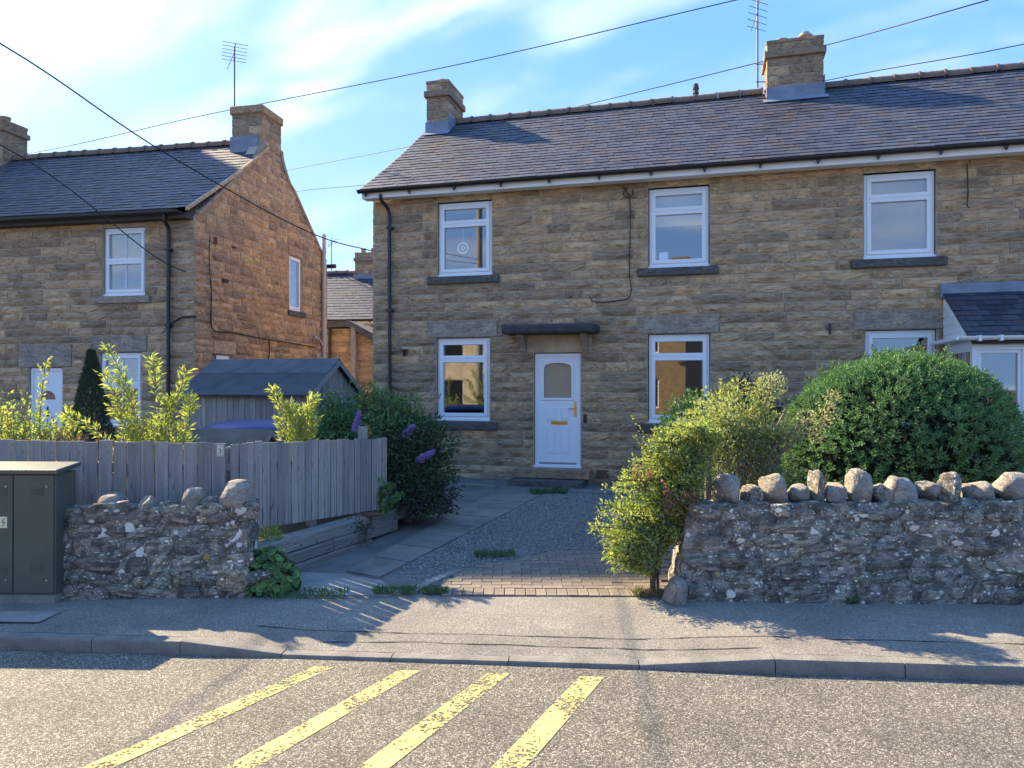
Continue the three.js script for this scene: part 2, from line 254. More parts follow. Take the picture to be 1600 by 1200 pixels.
// uPVC window in panel axes; the frame's front lies at z
function windowUnit(parent, x0, x1, y0, y1, transom, z = -.07, opts = {}) {
  const f = mesh('window', metreUV(flat([ring(x0, x1, y0, y1, .055, .07), rbox(x0 - .03, x1 + .03, y0 - .03, y0 + .012, -.05, .045, .008)])), mat.upvc, parent); f.position.z = z;
  const cells = transom ? [[y0 + .055, transom, .05], [transom, y1 - .055, .05]] : [[y0 + .055, y1 - .055, .05]];
  cells.forEach(([a, b, t], i) => {
    mesh('sash', metreUV(ring(x0 + .045, x1 - .045, a - .004, b - .004, .058, .05, .008)), mat.upvc, f).position.z = .022;
    const p = mesh('pane', glazing(x1 - x0 - .19, b - a - .1), mat.glass, f); p.position.set((x0 + x1) / 2, (a + b) / 2 - .004, -.012);
    if (opts.bars) { const g = [box((x0 + x1) / 2 - .009, (x0 + x1) / 2 + .009, a + .05, b - .05, -.03, -.006)]; mesh('glazing_bar', flat(g), mat.upvc, f); }
  });
  return f;
}
// ------------------------------------------------------------------ foliage
class Leaves {
  constructor() { this.p = []; this.c = []; }
  add(p, dir, side, len, wid, col, bend = .12) { // a folded, pointed leaf: two triangles each side of the rib
    const n = new THREE.Vector3().crossVectors(dir, side).normalize(), m = p.clone().addScaledVector(dir, len * .45), t = p.clone().addScaledVector(dir, len).addScaledVector(n, -len * bend);
    const a = m.clone().addScaledVector(side, wid / 2).addScaledVector(n, wid * .18), b = m.clone().addScaledVector(side, -wid / 2).addScaledVector(n, wid * .18);
    for (const q of [p, a, t, p, t, b]) this.p.push(q.x, q.y, q.z);
    for (let i = 0; i < 6; i++) this.c.push(...col);
  }
  geo() { const g = new THREE.BufferGeometry(); g.setAttribute('position', new THREE.Float32BufferAttribute(this.p, 3)); g.setAttribute('color', new THREE.Float32BufferAttribute(this.c, 3)); g.computeVertexNormals(); return g; }
}
const leafMat = (t = .4, rough = .95) => new THREE.MeshPhysicalMaterial({ color: 0xffffff, vertexColors: true, roughness: rough, transmission: t, thickness: 0, side: THREE.DoubleSide });
const leafThin = leafMat(.6), leafDense = leafMat(.28, .9);
function rdir(r) { const z = r() * 2 - 1, a = r() * 6.2832, s = Math.sqrt(1 - z * z); return new THREE.Vector3(Math.cos(a) * s, z, Math.sin(a) * s); }
function sideOf(d, r) { return new THREE.Vector3().crossVectors(d, rdir(r)).normalize(); }
const tint = (c, r, k = .35) => { const s = 1 - k / 2 + k * r(); return [c[0] * s * (1 + (r() - .5) * .2), c[1] * s, c[2] * s]; };
// leaves in clumps through a rounded volume: density favours the outside, clumps leave gaps
function crown(L, r, { centre, radii, clumps, per, size, width, cols, clump = .16, shell = .72, up = .3, out = .8, floor = -9, lump = .2 }) {
  const c = vec(centre);
  for (let i = 0; i < clumps; i++) {
    const d = rdir(r), k = shell + (1 - shell) * Math.pow(r(), .7), lu = 1 + lump * (fbm3(d.x * 2.3 + centre[0] * 3, d.y * 2.3, d.z * 2.3 + 9, 3) - .5) * 2;
    const q = new THREE.Vector3(d.x * radii[0], d.y * radii[1], d.z * radii[2]).multiplyScalar(k * lu).add(c); if (q.y < floor) continue;
    const col = cols[Math.floor(r() * cols.length)];
    for (let j = 0; j < per; j++) { const o = rdir(r).multiplyScalar(clump * Math.cbrt(r())), p = q.clone().add(o); if (p.y < floor) continue; const dir = d.clone().multiplyScalar(out).add(rdir(r).multiplyScalar(.8)); dir.y += up; dir.normalize(); L.add(p, dir, sideOf(dir, r), size * (.6 + .7 * r()), width * (.6 + .7 * r()), tint(col, r), .1 + .15 * r()); }
  }
}
// stems with leaves set along them
function stem(L, T, r, pts, r0, n, len, wid, cols, side = .12) {
  const c = new THREE.CatmullRomCurve3(pts.map(vec)); T.push(new THREE.TubeGeometry(c, 10, r0, 5, false));
  for (let i = 0; i < n; i++) { const t = .12 + .88 * Math.pow(i / n, .9), p = c.getPoint(t), tg = c.getTangent(t); let d = rdir(r); d.addScaledVector(tg, -d.dot(tg)).normalize().addScaledVector(tg, .5 + r() * .5); d.y += .1; d.normalize(); const s = sideOf(d, r); const k = .6 + .6 * r(); L.add(p.clone().addScaledVector(d, r() * side), d, s, len * k, wid * k, tint(cols[Math.floor(r() * cols.length)], r), .2); }
}

// ------------------------------------------------------------------ ground, road, pavement, drive
const YAW = -4.8 * Math.PI / 180;                     // the street runs a little towards us on the right

{ // terrain: one sheet to the horizon
  const zs = [500, -6.95, -7.35, -14, -60, -900], ys = [-.06, -.06, .06, .3, .45, .45], pos = [], uv = [], idx = [];
  zs.forEach((z, i) => { for (const x of [-900, -30, 30, 900]) { pos.push(x, ys[i], z); uv.push(x, z); } });
  for (let i = 0; i < zs.length - 1; i++) for (let k = 0; k < 3; k++) { const a = i * 4 + k; idx.push(a, a + 1, a + 5, a, a + 5, a + 4); }
  const g = new THREE.BufferGeometry(); g.setAttribute('position', new THREE.Float32BufferAttribute(pos, 3)); g.setAttribute('uv', new THREE.Float32BufferAttribute(uv, 2)); g.setIndex(idx); g.computeVertexNormals();
  structure('ground', g, M(.12, .1, .06, 1, { map: TX.fine, bumpMap: TX.fineBump, bumpScale: .01 }));
}
const kerbTop = x => { const full = .105, low = .03; if (x < -2.63) return full; if (x < -1.81) return mix(full, low, (x + 2.63) / .82); if (x < .957) return low; if (x < 1.95) return mix(low, full, (x - .957) / .993); return full; };
{
  const g = new THREE.PlaneGeometry(90, 7.6); g.rotateX(-Math.PI / 2); const p = g.attributes.position, uv = g.attributes.uv; for (let i = 0; i < p.count; i++) uv.setXY(i, p.getX(i) / 1.4, p.getZ(i) / 1.4);
  g.translate(0, 0, 3.8);
  const o = structure('road', g, M(1.2, 1.15, 1.06, .75, { map: roadMap, bumpMap: roadBump, bumpScale: .009 })); o.rotation.y = YAW; o.position.set(0, 0, -5.6);
  // far-side pavement behind the viewer
  const f = structure('far_pavement', box(-45, 45, -.05, .1, 7.6, 9.4, 1 / 1.4), M(.9, .9, .9, .9, { map: paveMap })); f.rotation.y = YAW; f.position.set(0, 0, -5.6);
}
{ // near pavement: falls to the kerb, dips at the dropped crossing; slightly uneven
  const nx = 300, nz = 22, pos = [], uv = [], idx = [];
  for (let j = 0; j <= nz; j++) for (let i = 0; i <= nx; i++) {
    const x = -15 + 30 * i / nx, off = .115 + 1.75 * j / nz, k = clamp((off - .115) / 1.2), y = mix(kerbTop(x), .135, Math.pow(k, .8)) + .012 * (fbm3(x * 1.5, off * 2, 4, 3) - .5) * (j > 0 ? 1 : .2);
    pos.push(x, y, -off); uv.push(x / 1.4 * .8, off / 1.4 * .8);
  }
  for (let j = 0; j < nz; j++) for (let i = 0; i < nx; i++) { const a = j * (nx + 1) + i; idx.push(a, a + 1, a + nx + 2, a, a + nx + 2, a + nx + 1); }
  const g = new THREE.BufferGeometry(); g.setAttribute('position', new THREE.Float32BufferAttribute(pos, 3)); g.setAttribute('uv', new THREE.Float32BufferAttribute(uv, 2)); g.setIndex(idx); g.computeVertexNormals();
  const pv = structure('pavement', g, M(1.95, 1.84, 1.68, .85, { map: paveMap, bumpMap: paveBump, bumpScale: .006 })); pv.rotation.y = YAW; pv.position.set(0, 0, -5.6);
  // sealed trench joints and the edge of an older resurfacing, ribbons of tar
  const r = rngOf(31);
  const ribbon = (x0, x1, off, w, wob, seed) => { const P = [], I = []; const n = Math.ceil((x1 - x0) / .04); for (let i = 0; i <= n; i++) { const x = x0 + (x1 - x0) * i / n, o = off + wob * (fbm3(x * 1.3, seed, 0, 4) - .5), ww = w * .55 * (.25 + 1.2 * noise3(x * 9, seed, 2)); for (const s of [-1, 1]) { const oo = o + s * ww / 2, k = clamp((oo - .115) / 1.2); P.push(x, mix(kerbTop(x), .135, Math.pow(k, .8)) + .012 * (fbm3(x * 1.5, oo * 2, 4, 3) - .5) + .004, -oo); } if (i) { const a = 2 * i - 2; I.push(a, a + 2, a + 3, a, a + 3, a + 1); } } const q = new THREE.BufferGeometry(); q.setAttribute('position', new THREE.Float32BufferAttribute(P, 3)); q.setIndex(I); q.computeVertexNormals(); return q; };
  const tar = M(.022, .021, .022, .8);
  mesh('tar_joint', ribbon(-2.2, 6, .46, .02, .05, 3), tar, pv); mesh('tar_joint', ribbon(-1.6, 1.9, .26, .022, .1, 8), tar, pv); mesh('tar_joint', ribbon(2.0, 6, .13, .008, .015, 15), tar, pv);
  const cov = mesh('cover_slab', rbox(-5.6, -4.02, 0, .008, -.78, -.5, .003, 1), mat.concrete, pv); cov.position.y = .124; cov.rotation.y = .05;
  // kerb stones
  const joints = [-8.8, -7.9, -7, -6.1, -5.2, -4.28, -3.37, -2.63, -1.81, -.94, -.03, .957, 1.95, 2.87, 3.78, 4.7, 5.6, 6.5, 7.4];
  for (let i = 0; i < joints.length - 1; i++) {
    const x0 = joints[i] + .004, x1 = joints[i + 1] - .004, a = kerbTop(x0), b = kerbTop(x1), nz2 = 3;
    const q = new THREE.BoxGeometry(x1 - x0, 1, .125, 14, 3, nz2); const p = q.attributes.position;
    for (let k = 0; k < p.count; k++) { const X = p.getX(k) + (x0 + x1) / 2, t = (X - x0) / (x1 - x0), top = mix(a, b, t), yy = p.getY(k) + .5; let z = p.getZ(k) - .0625, y = mix(-.08, top, yy); if (yy > .99 && z > -.001) { z -= .014; y -= .002; } if (yy > .6 && yy < .7) y = mix(-.08, top, .86); const w = .007 * (fbm3(X * 9, y * 14, z * 14, 3) - .5); p.setXYZ(k, X, y + w * (yy > .9 ? 1 : 0), z + w); }
    q.computeVertexNormals(); metreUV(q, 1.1); mesh('kerb_stone', q, mat.kerb, pv).position.y = rr(-.004, .004);
  }
}
const yd = d => .135 + .036 * (d - 7);                 // the drive climbs gently to the house
function sheet(pts, lift, thick = .05) { // thick slab following the drive's slope; pts are [x, distance]
  const g = poly(pts.map(([x, d]) => [x, d]), [], thick); g.rotateX(-Math.PI / 2); const p = g.attributes.position; for (let i = 0; i < p.count; i++) p.setY(i, yd(-p.getZ(i)) + lift + p.getY(i)); g.computeVertexNormals(); return metreUV(g);
}
const facadeD = x => { const t = (x + 2.727) / Math.cos(Math.PI / 12); return 14.45 - t * Math.sin(Math.PI / 12); };
const drive = structure('driveway', sheet([[-2.62, 6.92], [1.75, 6.92], [2.0, 7.6], [2.5, 9], [4.2, facadeD(4.2)], [-2.7, facadeD(-2.7)], [-2.7, 11]], 0, .3), M(.5, .48, .47, .95, { map: TX.fine, bumpMap: TX.fineBump, bumpScale: .004 }));
drive.material.color.setRGB(.2, .19, .185);
{
  const A = t => [mix(-1.74, -.33, t), mix(7.75, 12.3, t)], B = t => [mix(-1.36, .46, t), mix(7.52, 12.1, t)], slabM = [M(.27, .25, .225, .95, { map: TX.fine, bumpMap: TX.fineBump, bumpScale: .004 }), M(.25, .23, .21, .95, { map: TX.fine, bumpMap: TX.fineBump, bumpScale: .003 }), M(.29, .27, .245, .95, { map: TX.fine, bumpMap: TX.fineBump, bumpScale: .004 })];
  const n = 8; for (let i = 0; i < n; i++) { const a = i / n + .003, b = (i + 1) / n - .003; mesh('paving_slab', sheet([A(a), B(a), B(b), A(b)], .02 + rr(-.004, .004), .06), slabM[Math.floor(R() * 3)], drive); }
  mesh('paving_slab', sheet([[-2.3, 7.0], [-1.15, 6.98], [-1.3, 7.42], [-1.72, 7.66], [-2.25, 7.75]], .012, .05), mat.concrete, drive);
  mesh('edging_stone', sheet([[-1.02, 7.04], [-.98, 7.12], [-.86, 7.34], [-.8, 7.3], [-.93, 7.02]], .03, .09), slabM[2], drive);
  mesh('edging_stone', sheet([[-.88, 7.36], [-.8, 7.32], [-.53, 7.74], [-.6, 7.8]], .03, .09), mat.concrete, drive); mesh('edging_stone', sheet([[-1.28, 7.0], [-1.05, 7.0], [-1.0, 7.09], [-1.25, 7.1]], .035, .09), slabM[2], drive);
  mesh('edging_stone', sheet([[-.75, 12.9], [-.3, 12.75], [-.25, 12.85], [-.75, 13.05]], .05, .09), slabM[2], drive); mesh('edging_stone', sheet([[.65, 12.45], [2.1, 12.05], [2.1, 12.11], [.65, 12.51]], .03, .09), slabM[1], drive);
}
{ // block paving: a soldier course along the pavement, running bond behind
  const tones = [[.29, .235, .185], [.26, .21, .17], [.32, .26, .2], [.24, .195, .16], [.3, .25, .19]].map(c => M(...c, .92, { map: TX.fine, bumpMap: TX.fineBump, bumpScale: .003 }));
  const g1 = rbox(-.047, .047, -.06, 0, -.098, .098, .006), g2 = rbox(-.098, .098, -.06, 0, -.047, .047, .006), slope = Math.atan(.036);
  const put = (g, x, d, ry) => { const o = mesh('paver', g, tones[Math.floor(R() * 5)], drive); o.position.set(x, yd(d) + .02 + rr(-.003, .003), -d); o.rotation.set(slope * -1 * -1, ry, rr(-.01, .01)); };
  for (let x = -.62; x < 1.4; x += .1) put(g1, x, 7.06 - .02 * x, 0);
  const left = d => d < 7.44 ? -.8 : d < 7.88 ? mix(-.8, -.5, (d - 7.44) / .44) : d < 8.6 ? mix(-.5, .55, (d - 7.88) / .72) : 9;
  let row = 0; for (let d = 7.215; d < 8.62; d += .1, row++) for (let x = -1.2 + (row % 2) * .1; x < 1.42 + (d - 7) * .3; x += .2) if (x - .06 > left(d)) put(g2, x, d - .02 * x, 0);
}
{ // loose gravel
  const r = rngOf(88), pg = new THREE.IcosahedronGeometry(1, 0), cnt = 26000, im = new THREE.InstancedMesh(pg, M(1, 1, 1, .9), cnt), m = new THREE.Matrix4(), q = new THREE.Quaternion(), e = new THREE.Euler(), col = new THREE.Color();
  im.name = 'gravel'; im.userData = { kind: 'stuff', label: 'grey loose gravel covering the middle of the driveway', category: 'gravel' }; im.castShadow = im.receiveShadow = true;
  const rightOf = (x, d) => { const lx = mix(-1.36, .46, (d - 7.52) / 4.58); return x > lx + .03; };
  let i = 0, guard = 0; while (i < cnt && guard++ < 400000) {
    const d = 7.5 + 5.2 * Math.pow(r(), .8), x = -1.3 + 4.2 * r(); if (!rightOf(x, d) || x > 1.5 + (d - 7.5) * .28 || d > facadeD(x) - .45) continue;
    const onP = d < 8.66 && x > (d < 7.88 ? -.5 : mix(-.5, .55, (d - 7.88) / .72)) - .08; if (onP) { if (d < 7.6 || r() < .94) continue; } if (d < 7.9 && r() < .5) continue;
    const s = .006 + .008 * r() * r(); e.set(r() * 6, r() * 6, r() * 6); q.setFromEuler(e); m.compose(new THREE.Vector3(x, yd(d) + (onP ? .022 : .008) + s * .3, -d), q, new THREE.Vector3(s * (1 + r() * .5), s * .7, s)); im.setMatrixAt(i, m);
    const k = .17 + .17 * r(); im.setColorAt(i, col.setRGB(k * 1.02, k, k * (1.0 - .08 * r()))); i++;
  }
  im.count = i; scene.add(im);
}
{ // yellow lines, worn through to the chippings
  const wear = dataTex(1024, 1024, (u, v) => { const a = tfbm(u, v, 6, 6, 301, 4), b = tfbm(u, v, 110, 110, 305, 2); return clamp(step(.66, .86, b * .95 + a * .75) * 1.05); });
  const ym = M(.66, .55, .2, .75, { alphaMap: wear, transparent: true, bumpMap: roadBump, bumpScale: .004 });
  const S = [[[-1.5, 5.57], [-1.345, 5.56], [-2.99, 2.8], [-3.18, 2.8]], [[-.845, 5.5], [-.685, 5.49], [-2.11, 2.8], [-2.3, 2.8]], [[-.18, 5.45], [-.015, 5.44], [-1.32, 2.8], [-1.51, 2.8]], [[.495, 5.385], [.675, 5.375], [-.53, 2.8], [-.73, 2.8]]];
  const lab = ['leftmost of the four yellow diagonal road stripes', 'second yellow diagonal road stripe counted from the left', 'third yellow diagonal road stripe counted from the left', 'rightmost of the four yellow diagonal road stripes'];
  S.forEach((p, i) => { const g = new THREE.ShapeGeometry(new THREE.Shape(p.map(([x, d]) => new THREE.Vector2(x, d)))); g.rotateX(-Math.PI / 2); metreUV(g, 1 / 1.4); const o = mesh('road_marking', g, ym); o.position.y = .004; tag(o, lab[i], 'road marking', 'yellow stripes painted on the road'); o.userData.kind = 'structure'; });
}

// ------------------------------------------------------------------ the stone house in the middle
const levels = [-.3, .17, .83, 1.0, 2.27, 2.58, 2.91, 3.59, 3.75, 5.17, 5.33];
function profileOf(y0, z0, y1, z1, sag) { return t => [mix(y0, y1, t) - sag * Math.sin(Math.PI * Math.min(1, t * 1.05)), mix(z0, z1, t)]; }
function deckGeo(x0, x1, prof, prof2) { // solid roof body under the slates
  const pts = []; for (let i = 0; i <= 8; i++) { const [y, z] = prof(i / 8); pts.push([-z, y]); } for (let i = 8; i >= 0; i--) { const [y, z] = prof2(i / 8); pts.push([-z, y]); } const lo = pts.map(([a, b]) => [a, b - .07]).reverse();
  const g = poly([...pts, ...lo], [], x1 - x0); g.rotateY(Math.PI / 2); g.translate(x1, 0, 0); return metreUV(g);
}
function chimneyStack(parent, x0, x1, z0, z1, y0, band, top, seed, lip = .05) {
  const c = mesh('chimney', box(x0 + .015, x1 - .015, y0, top, z0 + .015, z1 - .015), mat.mortar, parent);
  const r = rngOf(seed), list = [];
  const face = (L, M4) => { for (let y = y0; y < top - .01;) { let h = .2; if (y < band[0] && y + h > band[0] - .08) h = band[0] - y; else if (y >= band[0] - .001 && y < band[1] - .001) { y = band[1]; continue; } else if (y >= band[1] - .001) h = top - y; let x = 0; while (x < L - .01) { let w = .22 + .3 * r(); if (L - x - w < .15) w = L - x; const m = M4.clone().multiply(new THREE.Matrix4().makeTranslation(x + .005, y + .005, -.012)).multiply(new THREE.Matrix4().makeScale(w - .01, h - .01, .028)); list.push({ g: blocks[Math.floor(r() * 16)], m, t: r() < .45 ? 7 : r() < .4 ? 4 : Math.floor(r() * 9), a: w * h }); x += w; } y += h; } };
  face(x1 - x0, new THREE.Matrix4().makeTranslation(x0, 0, z1)); face(z1 - z0, new THREE.Matrix4().makeTranslation(x1, 0, z1).multiply(new THREE.Matrix4().makeRotationY(Math.PI / 2))); face(z1 - z0, new THREE.Matrix4().makeTranslation(x0, 0, z0).multiply(new THREE.Matrix4().makeRotationY(-Math.PI / 2)));
  place(c, 'stone', list, stoneMats, stoneTones, mat.mergedStone);
  mesh('band_course', rbox(x0 - lip, x1 + lip, band[0], band[1], z0 - lip, z1 + lip, .02), stoneMats[7], c);
  mesh('cap_stone', rbox(x0 - .012, x1 + .012, top - .05, top + .03, z0 - .012, z1 + .012, .02), stoneMats[4], c);
  return c;
}
function pot(parent, x, y, z, r, h, m) { const g = new THREE.LatheGeometry([[r * .92, 0], [r, .02], [r * .94, h * .5], [r * 1.0, h * .8], [r * 1.06, h * .86], [r * 1.06, h], [r * .8, h], [r * .78, h * .3], [0, h * .3]].map(p => new THREE.Vector2(...p)), 18); const o = mesh('chimney_pot', g, m || mat.pot, parent); o.position.set(x, y, z); return o; }
function gutterRun(parent, x0, x1, y, z, fasciaM = mat.fascia, spacing = .9) {
  mesh('fascia_board', box(x0, x1, y - .15, y - .012, z - .1, z - .07), fasciaM, parent); mesh('soffit', box(x0, x1, y - .146, y - .12, z - .3, z - .1), fasciaM, parent);
  const s = new THREE.Shape(); s.absarc(0, 0, .062, Math.PI, 2 * Math.PI, false); s.lineTo(.054, 0); s.absarc(0, 0, .054, 2 * Math.PI, Math.PI, true); const g = new THREE.ExtrudeGeometry(s, { depth: x1 - x0 + .1, bevelEnabled: false, curveSegments: 8 }); g.rotateY(Math.PI / 2); g.translate(x0 - .05, y, z - .005); const gu = mesh('gutter', g, mat.black, parent);
  for (let x = x0 + .1; x < x1; x += spacing) mesh('bracket', poly([[x - .035, y - .05], [x + .035, y - .05], [x + .008, y - .125], [x - .008, y - .125]], [], .04), mat.black, gu).position.z = z + .0;
}
const house = thing('stone_house', 'long two-storey sandstone semi-detached house with white door and slate roof', 'house', [-2.727, .47, -14.45], -15 * Math.PI / 180);
const HW = 16.4, HD = 6.8;
{
  const up = [[1.34, 2.43], [5.33, 6.38], [8.84, 9.92], [12.9, 14]], lowr = [[1.32, 2.39], [5.32, 6.39], [8.86, 9.93]], holes = [...up.map(([a, b]) => rect(a, b, 3.75, 5.17)), ...lowr.map(([a, b]) => rect(a, b, 1.0, 2.58)), rect(3.24, 4.12, .17, 2.27)];
  const wall = mesh('front_wall', metreUV(poly(rect(0, HW, -.6, 5.33), holes, .3)), mat.mortar, house); wall.position.z = -.004;
  const cut = [...up.flatMap(([a, b]) => [[a, b, 3.75, 5.33], [a - .19, b + .15, 3.59, 3.75]]), ...lowr.flatMap(([a, b]) => [[a, b, 1.0, 2.58], [a - .18, b + .16, .83, 1.0], [a - .18, b + .16, 2.58, 2.91]]), [3.24, 4.12, -.3, 2.27], [2.96, 4.32, 2.27, 2.58], [2.96, 4.32, -.3, .17], [10.02, 13, -.3, 3.28]];
  courses(wall, levels, () => [0, 13.6], cut, 17, 300);
  for (const [a, b] of up) { mesh('sill', rbox(a - .19, b + .15, 3.6, 3.745, -.25, .07, .018), mat.sootStone, house); mesh('head_board', box(a, b, 5.17, 5.3, -.2, .004), mat.dressedWarm, house); }
  for (const [a, b] of lowr) { mesh('sill', rbox(a - .18, b + .16, .84, .995, -.25, .07, .018), mat.sootStone, house); mesh('lintel', rbox(a - .17, b + .15, 2.587, 2.9, -.2, .025, .012), mat.dressed, house); }
  for (const [a, b] of up) windowUnit(house, a + .015, b - .015, 3.78, 5.16, 4.76);
  lowr.forEach(([a, b], i) => windowUnit(house, a + .015, b - .015, 1.03, 2.57, i < 2 ? 2.18 : 0));
  // door
  const f = mesh('door_frame', metreUV(flat([ring(3.25, 4.11, .17, 2.26, .06, .07), box(3.23, 4.13, .16, .2, -.05, .05)])), mat.upvc, house); f.position.z = -.05;
  const arch = []; for (let i = 0; i <= 14; i++) { const t = Math.PI * i / 14; arch.push([3.68 - .28 * Math.cos(t) * (1 - .1 * Math.sin(t)), 1.98 + .13 * Math.pow(Math.sin(t), .55)]); }
  const hole = [[3.40, 1.42], [3.96, 1.42], ...arch.reverse()];
  const leaf = mesh('door', metreUV(poly(rect(3.315, 4.045, .22, 2.195), [hole], .045, .004)), mat.upvc, house); leaf.position.z = -.06;
  mesh('beading', (() => { const inner = hole.map(([x, y]) => [3.68 + (x - 3.68) * .94, 1.75 + (y - 1.75) * .95]), outer = hole.map(([x, y]) => [3.68 + (x - 3.68) * 1.05, 1.75 + (y - 1.75) * 1.05]); return metreUV(poly(outer, [inner], .03, .006)); })(), mat.upvc, leaf).position.z = .018;
  const ob = P(.86, .62, .43, .3, { bumpMap: TX.fineBump, bumpScale: .03, clearcoat: .7, clearcoatRoughness: .2 }); const gp = mesh('pane', metreUV(new THREE.ShapeGeometry(new THREE.Shape(hole.map(p => new THREE.Vector2(...p)))), 8), ob, leaf); gp.position.z = -.02;  // peach reflection of the sunlit side opposite is put into this pane colour
  mesh('rail', metreUV(box(3.38, 4.0, 1.335, 1.365, 0, .012)), mat.upvc, leaf);
  for (const [a, b, c, d] of [[3.46, 3.65, 1.03, 1.26], [3.72, 3.91, 1.03, 1.26], [3.46, 3.65, .42, .93], [3.72, 3.91, .42, .93]]) { mesh('panel', metreUV(flat([ring(a, b, c, d, .022, .012, .006), rbox(a + .035, b - .035, c + .035, d - .035, -.01, .008, .006)])), mat.upvc, leaf).position.z = .006; }
  mesh('letterbox', rbox(3.56, 3.86, .955, 1.02, 0, .018, .006), mat.brass, leaf); mesh('letterbox_flap', rbox(3.585, 3.835, .967, 1.008, .01, .024, .004), mat.brass, leaf);
  const hp = mesh('handle', flat([rbox(3.985, 4.03, 1.1, 1.38, 0, .014, .006), bar([4.007, 1.25, .014], [4.007, 1.25, .05], .011), bar([4.01, 1.25, .05], [3.89, 1.25, .05], .01)]), mat.brass, leaf);
  mesh('weather_bar', rbox(3.33, 4.03, .225, .26, 0, .03, .006), mat.galv, leaf);
  // lintel, corbels and the stone hood over the door
  mesh('lintel', rbox(2.97, 4.31, 2.275, 2.6, -.2, .02, .012), mat.doorLintel, house);
  const hood = mesh('door_hood', (() => { const g = new RoundedBoxGeometry(1.72, .17, .64, 5, .06); const p = g.attributes.position; for (let i = 0; i < p.count; i++) { const x = p.getX(i), z = p.getZ(i); p.setY(i, p.getY(i) + .03 * (fbm3(x * 9, z * 9, 2, 3) - .5) - .02 * (z + .3)); } g.computeVertexNormals(); g.translate(3.61, 2.69, .2); return metreUV(g, 2); })(), mat.hood, house);
  for (const x of [3.0, 4.16]) mesh('corbel', (() => { const g = poly([[0, 2.3], [.07, 2.3], [.12, 2.38], [.3, 2.56], [.3, 2.62], [0, 2.62]], [], .11, .006); g.rotateY(-Math.PI / 2); g.translate(x, 0, .015); return metreUV(g); })(), mat.dressed, house);
  mesh('door_step', rbox(2.95, 4.33, .0, .165, -.02, .34, .015), stoneMats[7], house); mesh('door_step', rbox(2.9, 4.25, -.3, -.01, .0, .62, .015), mat.sootStone, house);
  // airbrick, doorbell, bracket lamp, loose cables
  const ab = mesh('airbrick', rbox(4.4, 4.63, .01, .15, -.02, .032, .004), M(.2, .09, .06, .9), house); for (let i = 0; i < 6; i++) for (let j = 0; j < 3; j++) mesh('slot', box(4.418 + i * .034, 4.44 + i * .034, .028 + j * .04, .05 + j * .04, .03, .034), mat.deck, ab);
  mesh('doorbell', rbox(4.17, 4.23, 1.0, 1.15, 0, .05, .008), mat.black, house);
  mesh('wall_lamp', flat([rbox(.62, .76, 2.33, 2.37, 0, .14, .006), metreUV(bar([.69, 2.24, .07], [.69, 2.33, .07], .03, .045))]), mat.black, house);
  mesh('wall_cable', tube([[4.88, 5.24, .06], [4.97, 5.1, .045], [5.01, 4.9, .04], [5.01, 4.2, .04], [5.0, 3.7, .04], [5.03, 3.32, .04], [4.98, 3.22, .04], [4.8, 3.19, .04], [4.5, 3.17, .04], [4.33, 3.2, .04], [4.29, 3.28, .04]], .009, 60), mat.cable, house);
  mesh('wall_cable', tube([[4.97, 5.2, .05], [4.9, 5.12, .05], [4.93, 5.03, .05], [5.05, 5.06, .05], [5.06, 5.16, .05]], .008, 30), mat.cable, house); mesh('wall_cable', tube([[10.35, 5.2, .05], [10.36, 4.7, .05], [10.35, 4.52, .05], [10.38, 4.5, .05]], .009, 20), mat.cable, house);
  mesh('bird_hook', rbox(8.3, 8.335, 2.52, 2.7, 0, .06, .004), mat.black, house);
  // downpipe
  mesh('downpipe', flat([tube([[.3, 5.33, .3], [.3, 5.24, .29], [.36, 5.1, .12], [.38, 4.98, .08], [.38, 4.7, .08]], .034, 24, 10), bar([.38, 4.75, .08], [.4, -.2, .08], .034, .034, 10), ...[4.7, 3.1, 1.5].map(y => rbox(.33, .45, y, y + .05, 0, .125, .006))]), mat.black, house);
  // other walls and floors
  const gw = mesh('gable_wall', metreUV(poly([[0, -.6], [HD, -.6], [HD, 5.33], [HD / 2, 7.85], [0, 5.33]], [], .3)), mat.mortar, house); gw.rotation.y = -Math.PI / 2; gw.position.set(.004, 0, -HD + .0); 
  courses(gw, [-.3, 2.5, 5.33, 7.8], y => y < 5.33 ? [0, HD] : [(y - 5.33) / 2.52 * HD / 2, HD - (y - 5.33) / 2.52 * HD / 2], [], 77, 0);
  mesh('back_wall', box(.35, HW, -.6, 5.33, -HD, -HD + .25), mat.mortar, house); mesh('gable_wall', metreUV(poly([[0, -.6], [HD - .02, -.6], [HD - .02, 5.3], [HD / 2, 7.8], [0, 5.3]], [], .3)).rotateY(Math.PI / 2).translate(HW, 0, -.01), mat.mortar, house);
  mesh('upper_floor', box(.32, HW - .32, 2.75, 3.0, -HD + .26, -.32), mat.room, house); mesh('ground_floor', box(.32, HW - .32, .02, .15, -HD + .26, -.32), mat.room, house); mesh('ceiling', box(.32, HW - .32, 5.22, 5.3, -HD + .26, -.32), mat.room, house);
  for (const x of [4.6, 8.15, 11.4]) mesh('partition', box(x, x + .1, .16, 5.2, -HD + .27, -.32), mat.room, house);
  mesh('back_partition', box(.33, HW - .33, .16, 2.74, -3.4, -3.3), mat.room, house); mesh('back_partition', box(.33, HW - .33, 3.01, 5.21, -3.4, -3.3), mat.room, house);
  // a hanging ring ornament and a white box stand behind the upper panes
  mesh('ring_ornament', flat([metreUV(new THREE.TorusGeometry(.1, .016, 6, 22).translate(1.79, 4.32, -.2)), metreUV(new THREE.TorusGeometry(.035, .01, 5, 14).translate(1.79, 4.32, -.2)), metreUV(bar([1.79, 4.42, -.2], [1.79, 4.75, -.2], .004))]), mat.upvc, house);
